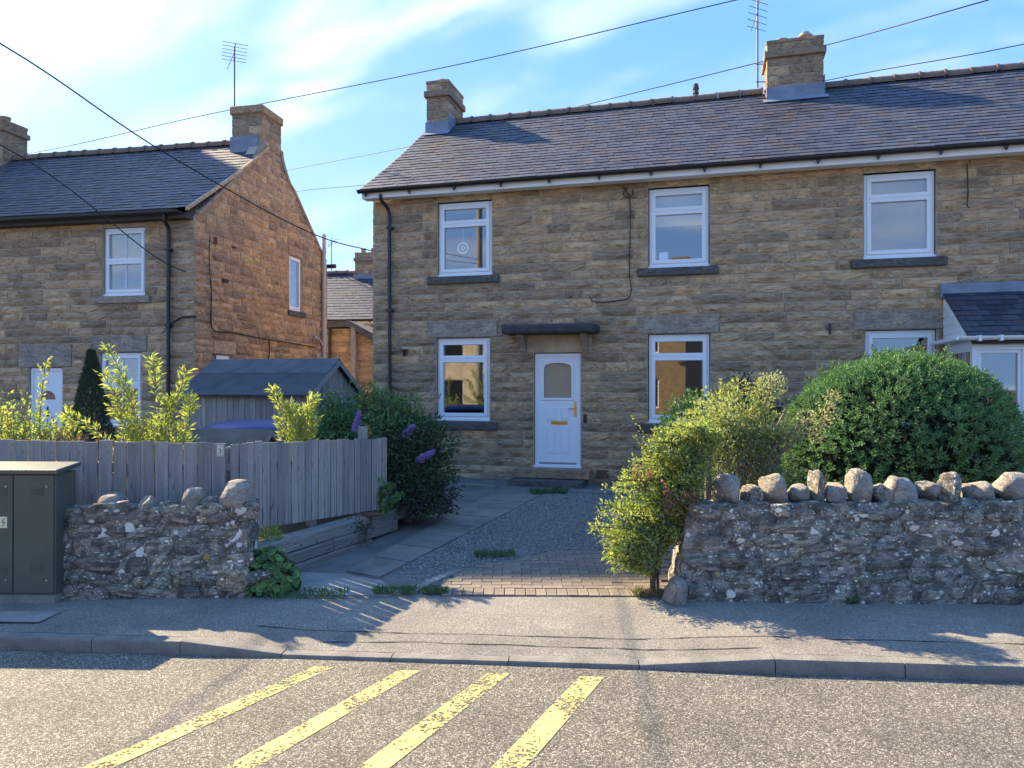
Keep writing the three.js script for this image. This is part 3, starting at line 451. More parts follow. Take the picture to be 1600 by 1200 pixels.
  mesh('white_box', rbox(5.5, 5.66, 3.8, 4.06, -.3, -.2, .01), mat.upvc, house);
  // curtains
  const curt = (x0, x1, y0, y1, z) => { const g = new THREE.PlaneGeometry(x1 - x0, y1 - y0, 40, 1), p = g.attributes.position; for (let i = 0; i < p.count; i++) p.setZ(i, .03 * Math.sin(p.getX(i) * 70)); g.computeVertexNormals(); g.translate((x0 + x1) / 2, (y0 + y1) / 2, z); return g; };
  const cm = M(.6, .56, .5, .9, { side: THREE.DoubleSide }); for (const [a, b] of lowr.slice(0, 2)) { mesh('curtain', curt(b - .16, b + .12, .9, 2.65, -.4), cm, house); }
  for (const [a, b] of up.slice(1, 2)) mesh('roller_blind', box(a, b, 4.55, 5.2, -.36, -.35), cm, house);
}
{ // roof
  const prof = profileOf(5.43, .34, 7.93, -HD / 2, .055), back = profileOf(5.43, -HD - .3, 7.93, -HD / 2, .02);
  const roof = mesh('roof', deckGeo(-.08, HW + .1, prof, back), mat.deck, house);
  slates(roof, -.12, 13.8, 23, prof, 1, 3, 300);
  ridgeTiles(roof, .5, 7.5, 7.93, -HD / 2, 15); ridgeTiles(roof, 8.7, 13.8, 7.93, -HD / 2, 11);
  mesh('verge', (() => { const pts = []; for (let i = 0; i <= 8; i++) { const [y, z] = prof(i / 8); pts.push([-z, y + .012]); } const g = poly([...pts, ...pts.map(([a, b]) => [a, b - .085]).reverse()], [], .05); g.rotateY(Math.PI / 2); g.translate(-.09, 0, 0); return metreUV(g); })(), mat.mortar, house);
  gutterRun(house, -.1, 13.8, 5.42, .36);
  // stacks
  const c1 = chimneyStack(house, -.03, .52, -3.95, -2.88, 6.7, [8.42, 8.57], 8.78, 41); pot(c1, .24, 8.79, -3.3, .13, .17, stoneMats[3]);
  mesh('lead_flashing', flat([box(-.04, .535, 7.5, 7.83, -2.87, -2.845), box(.53, .55, 7.6, 8.0, -3.3, -2.86)]), mat.lead, c1);
  const fl = mesh('lead_apron', box(-.06, .58, -.004, .004, 0, .24), mat.lead, c1); fl.position.set(0, 7.61, -2.88); fl.rotation.x = .6;
  const c2 = chimneyStack(house, 7.54, 8.64, -3.7, -2.9, 6.9, [8.47, 8.62], 8.82, 43); pot(c2, 7.87, 8.84, -3.3, .14, .15); const p2 = pot(c2, 8.33, 8.84, -3.3, .15, .18);
  mesh('dome_cowl', (() => { const g = new THREE.SphereGeometry(.125, 14, 8, 0, 6.2832, 0, Math.PI / 2); g.translate(0, .17, 0); return g; })(), mat.galv, p2);
  mesh('lead_flashing', flat([box(7.53, 8.65, 7.5, 7.86, -2.89, -2.865), box(8.645, 8.665, 7.6, 8.02, -3.3, -2.88)]), mat.lead, c2); const fl2 = mesh('lead_apron', box(7.46, 8.72, -.004, .004, 0, .2), mat.lead, c2); fl2.position.set(0, 7.62, -2.89); fl2.rotation.x = .6;
  mesh('vent_pipe', flat([bar([6.09, 7.7, -3.7], [6.09, 8.32, -3.7], .055), bar([6.09, 8.2, -3.7], [6.09, 8.24, -3.7], .075, .06), bar([6.09, 8.3, -3.7], [6.09, 8.42, -3.7], .075, .05)]), mat.sootStone, roof);
}
{ // lean-to porch with white frames on the right
  const px = 10.02, pe = 13, pz = 1.25;
  const pr = mesh('porch', metreUV(flat([box(px + .05, pe, -.4, .95, pz - .14, pz - .02), box(px + .05, px + .17, -.4, .95, .02, pz - .14)])), mat.mortar, house);
  courses(pr, [-.3, .95], () => [px + .06, pe], [], 91, 40); pr.children.forEach(o => { o.position.z += pz - .02; });
  const fr = mesh('porch_frame', metreUV(flat([box(px + .03, pe, .95, 1.06, pz - .12, pz + .03), box(px + .03, pe, 2.18, 2.34, pz - .1, pz), box(px + .03, px + .1, 1.06, 2.18, pz - .1, pz), box(px + .66, px + .82, -.3, 2.18, pz - .1, pz + .012), box(px + 1.75, px + 1.86, -.3, 2.18, pz - .1, pz + .012), box(px + .03, px + .1, 1.06, 2.3, .02, .1), box(px + .03, px + .1, 2.16, 2.32, .1, pz - .1), box(px + .03, px + .1, .95, 1.06, .1, pz - .12)])), mat.upvc, pr);
  mesh('pane', glazing(.54, 1.1), mat.glass, fr).position.set(px + .38, 1.62, pz - .05); mesh('sash', metreUV(ring(px + .1, px + .66, 1.06, 2.18, .045, .04, .006)), mat.upvc, fr).position.z = pz - .02;
  mesh('pane', glazing(.9, 1.9), mat.glass, fr).position.set(px + 1.28, 1.2, pz - .05);
  const sp = mesh('pane', glazing(1.05, 1.1), mat.glass, fr); sp.position.set(px + .06, 1.62, .62); sp.rotation.y = -Math.PI / 2;
  const prof = profileOf(2.34, pz + .1, 3.16, .05, 0), rf = mesh('porch_roof', metreUV(new THREE.BoxGeometry(pe - px, .05, Math.hypot(.82, pz + .05))), mat.deck, pr); rf.position.set((px + pe) / 2, 2.69, (pz + .15) / 2); rf.rotation.x = Math.atan2(.82, pz + .05);
  slates(pr, px - .04, pe, 9, prof, 1, 61, 120, .23);
  mesh('cheek', metreUV(poly([[-pz, 2.32], [0, 2.32], [0, 3.1]], [], .05)).rotateY(Math.PI / 2).translate(px + .05, 0, 0), mat.fascia, pr); for (let i = 0; i < 5; i++) mesh('cheek_board', box(px - .012, px - .002, 2.33 + i * .14, 2.455 + i * .14, .03, pz * (1 - (i + .9) / 5.6)), mat.upvc, pr);
  mesh('lead_flashing', rbox(px - .06, pe, 3.06, 3.3, .02, .1, .02), mat.lead, pr);
  const s = new THREE.Shape(); s.absarc(0, 0, .06, Math.PI, 2 * Math.PI, false); s.lineTo(.05, 0); s.absarc(0, 0, .05, 2 * Math.PI, Math.PI, true); const gg = new THREE.ExtrudeGeometry(s, { depth: pe - px + .22, bevelEnabled: false, curveSegments: 8 }); gg.rotateY(Math.PI / 2); gg.translate(px - .2, 2.37, pz + .14); const gu = mesh('gutter', gg, mat.upvc, pr); for (const x of [.05, .32, 1.1, 1.9]) mesh('bracket', rbox(px + x, px + x + .04, 2.295, 2.38, pz + .07, pz + .21, .006), mat.upvc, gu);
  mesh('gutter_return', rbox(px - .2, px - .1, 2.31, 2.37, .02, pz + .1, .02), mat.upvc, gu);
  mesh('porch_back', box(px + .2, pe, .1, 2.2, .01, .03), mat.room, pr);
}

// ------------------------------------------------------------------ the neighbouring house on the left
const house2 = thing('stone_house', 'brown sandstone house on the left with gable end facing right, door numbered 2', 'house', [-6.7, .38, -15.5], -11 * Math.PI / 180);
const GD = 6.4, GP = 3.2;
{
  const up = [[-2.2, -1.17, 3.69, 5.17]], lo = [[-2.28, -1.25, .88, 2.48]], door = [-4.06, -3.2, .1, 2.16];
  const wall = mesh('front_wall', metreUV(poly(rect(-13, -.005, -.6, 5.33), [...up, ...lo, door].map(h => rect(...h)), .3)), mat.mortar, house2); wall.position.z = -.004;
  const [u] = up, [l] = lo;
  const cut = [[u[0], u[1], u[2], 5.33], [u[0] - .15, u[1] + .15, 3.52, u[2]], l, [l[0] - .15, l[1] + .15, .72, l[2]], [l[0] - .15, l[1] + .15, 2.48, 2.84], [door[0], door[1], -.3, 2.16], [-4.33, -2.95, 2.16, 2.68]];
  courses(wall, [-.3, .1, .72, .88, 2.16, 2.48, 2.68, 2.84, 3.52, 3.69, 5.17, 5.33], () => [-8, 0], cut, 117, 260);
  mesh('sill', rbox(u[0] - .15, u[1] + .15, 3.53, 3.685, -.25, .07, .015), mat.dressed, house2); mesh('sill', rbox(l[0] - .15, l[1] + .15, .73, .875, -.25, .07, .015), mat.dressed, house2); mesh('lintel', rbox(l[0] - .14, l[1] + .14, 2.487, 2.83, -.2, .02, .012), mat.dressed, house2); mesh('lintel', rbox(-4.32, -2.96, 2.17, 2.67, -.2, .02, .012), mat.dressed, house2);
  windowUnit(house2, u[0] + .01, u[1] - .01, 3.72, 5.16, 4.45, -.07, { bars: 1 }); windowUnit(house2, l[0] + .01, l[1] - .01, .91, 2.47, 1.78, -.07, { bars: 1 });
  const f = mesh('door_frame', metreUV(ring(-4.05, -3.21, .12, 2.15, .06, .07)), mat.upvc, house2); f.position.z = -.05;
  const fan = []; for (let i = 0; i <= 12; i++) { const t = Math.PI * i / 12; fan.push([-3.63 + .2 * Math.cos(t), 1.45 + .2 * Math.sin(t)]); }
  const leaf = mesh('door', metreUV(poly(rect(-3.985, -3.275, .18, 2.085), [fan], .045, .004)), mat.upvc, house2); leaf.position.z = -.07;
  mesh('fanlight', new THREE.ShapeGeometry(new THREE.Shape(fan.map(p => new THREE.Vector2(...p)))), P(.25, .14, .09, .2), leaf).position.z = -.02;
  mesh('knocker', flat([rbox(-3.65, -3.61, 1.1, 1.3, 0, .02, .006), metreUV(new THREE.TorusGeometry(.04, .01, 6, 14).translate(-3.63, 1.14, .02))]), mat.black, leaf);
  const cv = document.createElement('canvas'); cv.width = cv.height = 128; const cx = cv.getContext('2d'); cx.fillStyle = '#fdfdfd'; cx.fillRect(0, 0, 128, 128); cx.fillStyle = '#1c1c20'; cx.font = 'bold 110px serif'; cx.textAlign = 'center'; cx.textBaseline = 'middle'; cx.fillText('2', 64, 68); const nt = new THREE.CanvasTexture(cv); nt.colorSpace = THREE.SRGBColorSpace;
  mesh('door_number', new THREE.PlaneGeometry(.11, .12), P(.8, .8, .8, .4, { map: nt }), leaf).position.set(-3.63, 1.86, .006);
  mesh('downpipe', flat([tube([[-.5, 5.33, .28], [-.5, 5.22, .27], [-.53, 5.1, .12], [-.54, 4.95, .09], [-.54, 4.6, .09]], .04, 20, 10), bar([-.54, 4.7, .09], [-.54, -.2, .09], .04, .04, 10), bar([-.54, 3.05, .09], [-.2, 3.2, .09], .025), bar([-.2, 3.2, .09], [.12, 3.2, .09], .025), ...[4.6, 3.0, 1.4].map(y => rbox(-.6, -.48, y, y + .05, 0, .14, .006))]), mat.black, house2);
  // gable wall swept up into the chimney
  const line = y => (y - 5.33) / 2.62, s0 = y => y < 7.05 ? line(y) * GP : y < 7.72 ? mix(line(7.05) * GP, 2.72, Math.pow((y - 7.05) / .67, .75)) : 2.72, s1 = y => y < 7.05 ? GD - line(y) * (GD - GP) : y < 7.72 ? mix(GD - line(7.05) * (GD - GP), 3.68, Math.pow((y - 7.05) / .67, .6)) : 3.68;
  const out = [[0, -.6], [GD, -.6], [GD, 5.33]]; for (let y = 5.6; y < 7.8; y += .1) out.push([s1(y), y]); out.push([3.68, 7.9], [2.72, 7.9]); for (let y = 7.7; y > 5.4; y -= .1) out.push([s0(y), y]); out.push([0, 5.33]);
  const gwin = [4.12, 4.84, 3.78, 5.25], gw2 = [.78, 1.42, 1.7, 2.46];
  const gw = mesh('gable_wall', metreUV(poly(out, [gwin, gw2].map(h => rect(...h)), .32)), mat.mortar, house2); gw.rotation.y = Math.PI / 2; gw.position.x = -.004;
  courses(gw, [-.3, 1.7, 2.46, 2.76, 3.62, 3.78, 5.25, 5.5, 7.9], y => y < 5.33 ? [0, GD] : [s0(y), s1(y)], [gwin, gw2, [4.0, 4.98, 3.62, 3.78], [.68, 1.6, 2.46, 2.76], [4.05, 4.9, 5.25, 5.5]], 119, 300, [.3, .62]);
  // mortared edges that close the stonework under the slopes
  const edge = (f, d) => { const a = []; for (let y = 5.42; y <= 7.85; y += .09) a.push([f(y) + d * .035, y]); return metreUV(poly([...a, ...a.map(([x, y]) => [x - d * .13, y]).reverse()], [], .1).translate(0, 0, .05)); };
  mesh('skew', edge(s1, 1), mat.dressed, gw); mesh('skew', edge(s0, -1), mat.dressed, gw);
  mesh('lintel', rbox(.7, 1.58, 2.465, 2.755, -.2, .02, .012), mat.dressedWarm, gw); mesh('lintel', rbox(4.07, 4.88, 5.255, 5.49, -.2, .02, .012), stoneMats[2], gw); mesh('sill', rbox(4.02, 4.96, 3.63, 3.775, -.2, .06, .015), mat.sootStone, gw);
  for (const [h, m] of [[gwin], [gw2]]) { const w = mesh('window', metreUV(ring(h[0] + .01, h[1] - .01, h[2] + .01, h[3] - .01, .06, .07)), mat.upvc, gw); w.position.z = -.05; mesh('sash', metreUV(ring(h[0] + .06, h[1] - .06, h[2] + .06, h[3] - .06, .045, .05, .006)), mat.upvc, w).position.z = .015; const p = mesh('pane', glazing(h[1] - h[0] - .2, h[3] - h[2] - .2), mat.glass, w); p.position.set((h[0] + h[1]) / 2, (h[2] + h[3]) / 2, -.01); }
  // iron ties, cables and the soil pipe on the gable
  const redM = M(.22, .07, .06, .9, { map: TX.stone }); for (const [s, y, w, h] of [[.68, 4.88, .13, .16], [.62, 2.3, .15, .16], [4.35, 2.05, .14, .14]]) mesh('red_brick', rbox(s, s + w, y, y + h, -.05, .03, .006), redM, gw);
  mesh('vent_hole', rbox(1.35, 1.55, 4.93, 4.97, 0, .04, .004), mat.deck, gw); mesh('vent_hole', rbox(1.02, 1.22, 4.08, 4.17, 0, .05, .02), mat.deck, gw);
  mesh('gable_cable', tube([[.52, 4.05, .06], [.55, 3.7, .05], [.55, 3.3, .045], [.6, 3.0, .045], [1.4, 2.98, .045], [2.6, 2.93, .045], [4, 2.9, .045], [5.6, 2.86, .045]], .014, 60), mat.cable, gw); mesh('gable_cable', tube([[3.0, 2.93, .045], [3.02, 2.6, .045], [2.95, 2.35, .045]], .014, 12), mat.cable, gw); mesh('gable_cable', tube([[.5, 5.0, .045], [.48, 4.5, .045], [.52, 4.05, .05]], .01, 12), mat.cable, gw);
  mesh('soil_pipe', flat([bar([6.0, -.2, .1], [6.0, 6.15, .1], .055, .055, 12), ...[1.6, 2.4, 3.2, 4.6, 5.6].map(y => bar([6, y, .1], [6, y + .09, .1], .068, .068, 12)), tube([[5.3, 3.15, .12], [5.6, 3.1, .12], [5.9, 2.95, .1]], .03, 10), tube([[5.45, 2.62, .12], [5.7, 2.58, .12], [5.95, 2.42, .1]], .03, 10), metreUV(new THREE.TorusGeometry(.05, .008, 6, 12, Math.PI).translate(6, 6.15, .1))].map(g => g)), mat.pipe, gw);
  // roof
  const prof = profileOf(5.43, .32, 7.93, -GP, .06), back = profileOf(5.43, -GD - .35, 7.93, -GP, .02);
  const roof = mesh('roof', deckGeo(-13, -.3, prof, back), mat.deck, house2); slates(roof, -9.5, .03, 23, prof, 1, 5, 300, .25, (x, t) => x > -.75 && t > .86); ridgeTiles(roof, -9.5, -.8, 7.93, -GP, 19);
  mesh('verge', (() => { const pts = []; for (let i = 0; i <= 8; i++) { const [y, z] = prof(i / 8 * .93); pts.push([-z, y + .02]); } const g = poly([...pts, ...pts.map(([a, b]) => [a, b - .07]).reverse()], [], .07); g.rotateY(Math.PI / 2); g.translate(.085, 0, 0); return metreUV(g); })(), mat.dressedWarm, house2);
  mesh('eaves_board', box(-9.5, -.02, 5.25, 5.36, .0, .24), mat.deck, house2); const s = new THREE.Shape(); s.absarc(0, 0, .06, Math.PI, 2 * Math.PI, false); s.lineTo(.05, 0); s.absarc(0, 0, .05, 2 * Math.PI, Math.PI, true); const gg = new THREE.ExtrudeGeometry(s, { depth: 9.4, bevelEnabled: false, curveSegments: 8 }); gg.rotateY(Math.PI / 2); gg.translate(-9.5, 5.38, .33); mesh('gutter', gg, mat.black, house2);
  mesh('rear_gutter', rbox(-3, .12, 5.3, 5.42, -GD - .42, -GD - .3, .03), mat.black, house2);
  const c = chimneyStack(house2, -.82, 0.005, -3.68, -2.72, 7.0, [8.55, 8.56], 8.58, 51, .0); mesh('coping', rbox(-.87, .05, 8.5, 8.72, -3.73, -2.67, .05), stoneMats[2], c); mesh('lead_flashing', box(-.85, -.1, 7.45, 7.95, -2.72, -2.69), mat.lead, c);
  const cf = chimneyStack(house2, -8.6, -7.62, -3.6, -2.8, 7.0, [8.6, 8.74], 8.9, 53); pot(cf, -7.95, 8.92, -3.2, .13, .2);
  // shell
  mesh('back_wall', box(-13, -.33, -.6, 5.33, -GD, -GD + .25), mat.mortar, house2); mesh('far_gable', box(-13.3, -13.01, -.6, 7, -GD, -.02), mat.mortar, house2);
  mesh('upper_floor', box(-12.9, -.34, 2.7, 2.95, -GD + .26, -.32), mat.room, house2); mesh('ground_floor', box(-12.9, -.34, -.05, .08, -GD + .26, -.32), mat.room, house2); mesh('ceiling', box(-12.9, -.34, 5.26, 5.32, -GD + .26, -.32), mat.room, house2); mesh('back_partition', box(-12.9, -.34, .1, 5.2, -3.0, -2.9), mat.room, house2);
}
// ------------------------------------------------------------------ houses further back
{
  const o = thing('stone_house', 'distant slate-roofed house with chimney, seen through the gap between the two nearest houses', 'house', [-14, .45, -30], -8 * Math.PI / 180);
  const w = mesh('front_wall', box(0, 13, -.6, 4.2, -6, -.004), mat.mortar, o); courses(w, [0, 4.2], () => [4.5, 11], [], 211, 120);
  const prof = profileOf(4.28, .25, 6.6, -3, .03), roof = mesh('roof', deckGeo(-.2, 13.2, prof, profileOf(4.28, -6.3, 6.6, -3, 0)), mat.deck, o); slates(roof, 4, 11, 18, prof, 1, 213, 200, .26); gutterRun(o, 4, 11, 4.27, .28); ridgeTiles(roof, 4, 11, 6.6, -3, 14);
  const c = chimneyStack(o, 6.95, 7.95, -3.4, -2.6, 5.9, [7.05, 7.2], 7.4, 215); for (const x of [7.2, 7.65]) pot(c, x, 7.42, -3, .11, .24); mesh('lead_flashing', box(6.9, 8.0, 6.2, 6.5, -2.58, -2.56), mat.lead, c);
  const p = thing('outbuilding', 'low stone outbuilding with dark sloping roof edge between the houses', 'outbuilding', [-6.6, .45, -24], -6 * Math.PI / 180);
  const pw = mesh('wall', metreUV(poly([[0, -.4], [3.4, -.4], [3.4, 2.5], [1.35, 3.55], [0, 3.55]], [], 2)), mat.mortar, p); courses(pw, [-.2, 3.5], y => [0, y < 2.5 ? 3.4 : mix(3.4, 1.35, (y - 2.5) / 1.05)], [], 221, 80);
  mesh('roof_edge', poly([[-.1, 3.56], [1.32, 3.6], [3.5, 2.46], [3.5, 2.66], [1.38, 3.8], [-.1, 3.76]], [], 2.3).translate(0, 0, .2), mat.sootStone, p); mesh('downpipe', bar([.72, 0, .12], [.72, 3.7, .12], .05), mat.black, p); mesh('post', box(1.45, 1.6, 1.7, 3.6, .05, .2), mat.wood, p);
}
function aerial(label, base, h, boomDir, n, w, at = h - .14) {
  const o = thing('television_aerial', label, 'aerial', base); mesh('mast', bar([0, 0, 0], [0, h, 0], .02, .018), mat.aerial, o);
  const b = vec(boomDir).normalize(), s = new THREE.Vector3(b.z, 0, -b.x).normalize(), q = b.clone().multiplyScalar(.34); mesh('boom', bar([-q.x, at - q.y, -q.z], [q.x, at + q.y, q.z], .012), mat.aerial, o);
  const e = s.clone().multiplyScalar(w / 2), el = bar([-e.x, -e.y, -e.z], [e.x, e.y, e.z], .007, .007, 6);
  for (let i = 0; i < n; i++) { const t = -1 + 2 * i / (n - 1), k = mesh('element', el, mat.aerial, o); k.position.set(q.x * t, at + q.y * t, q.z * t); }
  mesh('reflector', bar([-e.x * .55 - q.x, at - .3 - q.y * .4, -e.z * .55 - q.z], [0, at, 0], .008), mat.aerial, o);
  for (const y of [.12, .5]) mesh('bracket', flat([bar([-.04, y, 0], [.2, y, 0], .012)]), mat.aerial, o); return o;
}
const toWorld = (g, p) => { g.updateWorldMatrix(true, false); return vec(p).applyMatrix4(g.matrixWorld).toArray(); };
aerial('tall television aerial strapped to the broad right-hand chimney', toWorld(house, [7.38, 8.05, -3.3]), 2.3, [.06, 1, .12], 6, .56, 1.62);
aerial('thin television aerial on the plain chimney of the left house', toWorld(house2, [-.98, 8.05, -3.1]), 2.35, [.35, .22, .8], 6, .6);
aerial('tiny aerial on the chimney of the distant house in the gap', toWorld(scene, [-7.95, 7.0, -32.4]), 1.6, [.6, .3, .6], 5, .5);

// ------------------------------------------------------------------ overhead wires and the pole across the road
const wire = (label, pts, r, category = 'cable') => tag(mesh('overhead_cable', tube(pts, r, 60, 6), mat.cable), label, category, 'overhead wires');
wire('thick black cable sagging from top left to the corner of the middle house', [[-10.5, 7.7, 1.5], [-7.6, 6.65, -5.4], [-5.98, 6.13, -8.6], [-5.1, 5.55, -10.6], [-3.65, 4.97, -14], [-2.88, 4.92, -15.2]], .011);
wire('thin black cable running down to the gable of the left house', [[-10.5, 7.5, 1.5], [-9.7, 6.6, -8], [-8.53, 6.1, -13], [-7.07, 4.62, -15.2], [-6.62, 4.53, -16]], .011);
wire('long wire crossing the sky from left edge to top middle', [[-26, 14.3, -35], [-20.87, 11.54, -30], [-10.4, 11.82, -26], [-1.15, 11.86, -22], [5.4, 11.57, -18], [12, 11.3, -14]], .014);
wire('upper wire passing behind the broad chimney and the ridge', [[20, 12.6, -14], [11.7, 11.6, -18], [9.37, 12.33, -22], [3.16, 13.3, -29], [-5.45, 14.5, -38], [-13.5, 15.4, -45], [-22, 16, -52]], .017);
wire('lower wire passing behind the broad chimney and the ridge', [[22, 11.5, -14], [14.6, 11.9, -21], [11.08, 12.94, -26], [-7.3, 13.8, -42], [-13.2, 14.36, -46], [-24, 15, -54]], .016);
{
  const o = thing('utility_pole', 'wooden utility pole across the road mirrored in the upper left window', 'utility pole', [-10.5, 0, 1.5]);
  mesh('post', metreUV(bar([0, 0, 0], [0, 10.6, 0], .17, .13, 12), 1), mat.wood, o); mesh('cross_arm', rbox(-.7, .7, 10.2, 10.32, -.2, -.08, .01), mat.wood, o); for (const x of [-.6, -.3, .3, .6]) mesh('insulator', bar([x, 10.32, -.14], [x, 10.46, -.14], .035), mat.upvc, o); mesh('junction_box', rbox(-.12, .12, 6.6, 6.95, -.3, -.14, .02), mat.galv, o);
}
// houses on the far side of the road, lit by the sun; the windows mirror them and they throw light back
function opposite(label, x, z, turn, w, wallM, hgt, gableFront) {
  const o = thing('stone_house', label, 'house', [x, .1, z], turn);
  const hs = [[-w * .32, -w * .12, 1, 2.4], [w * .12, w * .32, 1, 2.4], [-w * .32, -w * .12, 3.6, 4.9], [w * .12, w * .32, 3.6, 4.9]];
  const pts = gableFront ? [[-w / 2, 0], [w / 2, 0], [w / 2, hgt], [0, hgt + w * .38], [-w / 2, hgt]] : rect(-w / 2, w / 2, 0, hgt);
  const f = mesh('front_wall', metreUV(poly(pts, hs.map(h => rect(...h)), .3)), wallM, o); f.rotation.y = Math.PI; 
  for (const h of hs) { const q = mesh('window', metreUV(ring(h[0], h[1], h[2], h[3], .06, .06)), mat.upvc, f); q.position.z = -.08; mesh('pane', new THREE.PlaneGeometry(h[1] - h[0] - .1, h[3] - h[2] - .1), P(.02, .025, .03, .05), q).position.set((h[0] + h[1]) / 2, (h[2] + h[3]) / 2, -.03); }
  mesh('side_wall', box(-w / 2, -w / 2 + .3, 0, hgt, .31, 7), wallM, o); mesh('side_wall', box(w / 2 - .3, w / 2, 0, hgt, .31, 7), wallM, o); mesh('back_wall', box(-w / 2 + .31, w / 2 - .31, 0, hgt, 6.7, 7), wallM, o);
  if (gableFront) for (const s of [-1, 1]) { const L = Math.hypot(w / 2 + .3, w * .38 + .24), g = mesh('roof_slope', metreUV(new THREE.BoxGeometry(L, .12, 7.6)), slateMats[1], o); g.position.set(s * (w / 4 + .15), hgt + w * .19 - .05, 3.5); g.rotation.z = -s * Math.atan2(w * .38, w / 2); }
  else { for (const s of [-1, 1]) { const g = mesh('roof_slope', metreUV(new THREE.BoxGeometry(w + .3, .12, 4.75)), slateMats[1], o); g.position.set(0, hgt + 1.2, 3.5 + s * 1.85); g.rotation.x = s * .62; } }
  mesh('chimney', box(w * .3, w * .3 + .9, hgt + 1, hgt + 3.6, 3, 3.7), wallM, o);
}
const stoneWallM = M(.42, .31, .19, .95, { map: TX.stone, bumpMap: TX.stoneBump, bumpScale: .01 }), creamM = M(.72, .62, .45, .9, { map: TX.fine });
opposite('cream rendered house across the road mirrored in the left ground-floor window', -17.5, 6.6, -.12, 8, creamM, 5.2, true);
opposite('stone gabled house across the road mirrored in the window right of the door', -6.7, 7.6, -.08, 7, stoneWallM, 5.0, true);

{ // unseen tall block beyond the left house, placed so its edge shades the drive
  const o = thing('unseen_shade_building', 'tall flat-topped block behind the left house, out of view, placed to shade the drive', 'building', [-26, .2, -26]);
  const plan = [[-6, 0], [7.7, 0], [3.1, 6], [-6, 6]];
  mesh('walls', metreUV(poly(plan, [], 20.8).rotateX(-Math.PI / 2).translate(0, 20.0, 0)), stoneWallM, o); mesh('parapet', metreUV(poly([[-6.1, -.05], [7.75, -.05], [3.1, 6.1], [-6.1, 6.1]], [], .3).rotateX(-Math.PI / 2).translate(0, 20.15, 0)), mat.dressed, o);
  for (let j = 0; j < 5; j++) for (let i = 0; i < 5; i++) { const w = mesh('window', metreUV(ring(-4.9 + i * 2.4, -3.7 + i * 2.4, 1.6 + j * 3.3, 3.5 + j * 3.3, .07, .08)), mat.upvc, o); w.position.z = .07; mesh('pane', new THREE.PlaneGeometry(1.1, 1.8).translate(-4.3 + i * 2.4, 2.55 + j * 3.3, -.05), P(.02, .025, .03, .05), w); }
}

// ------------------------------------------------------------------ rubble garden walls
const rubTones = [[1.1, 1.02, .94], [.95, .89, .84], [1.25, 1.15, 1.02], [.8, .74, .7], [1.05, .95, .86], [1.35, 1.25, 1.1]];
const rubMats = rubTones.map(c => M(...c, .97, { map: TX.rubble, bumpMap: TX.rubbleBump, bumpScale: .012 }));
const rubCore = M(.92, .86, .8, .97, { map: TX.rubble, bumpMap: TX.rubbleBump, bumpScale: .02 });
const rw = rngOf(404);
function roughStone(r, ang = .62, det = 2, size = .3) {
  let g = new THREE.IcosahedronGeometry(1, det); g.deleteAttribute('uv'); g.deleteAttribute('normal'); g = mergeVertices(g); const p = g.attributes.position, ox = r() * 50, oy = r() * 50, planes = Array.from({ length: 6 }, () => ({ n: rdir(r), d: .62 + .3 * r() }));
  for (let i = 0; i < p.count; i++) { const v = new THREE.Vector3().fromBufferAttribute(p, i); v.set(Math.sign(v.x) * Math.pow(Math.abs(v.x), ang), Math.sign(v.y) * Math.pow(Math.abs(v.y), ang), Math.sign(v.z) * Math.pow(Math.abs(v.z), ang)); for (const q of planes) { const k = v.dot(q.n) - q.d; if (k > 0) v.addScaledVector(q.n, -k * .85); } v.multiplyScalar(1 + .34 * (fbm3(v.x * 2 + ox, v.y * 2 + oy, v.z * 2, 3) - .5) + .1 * (fbm3(v.x * 7 + ox, v.y * 7 + oy, v.z * 7, 3) - .5)); p.setXYZ(i, v.x, v.y, v.z); }
  g.computeVertexNormals(); const f = g; metreUV(f, size); const uv = f.attributes.uv; for (let i = 0; i < uv.count; i++) uv.setXY(i, uv.getX(i) + ox, uv.getY(i) + oy); return f;
}
const rubble = Array.from({ length: 14 }, () => roughStone(rw, .42, 3, .11)), copes = Array.from({ length: 9 }, () => roughStone(rw, .66, 5, .3));
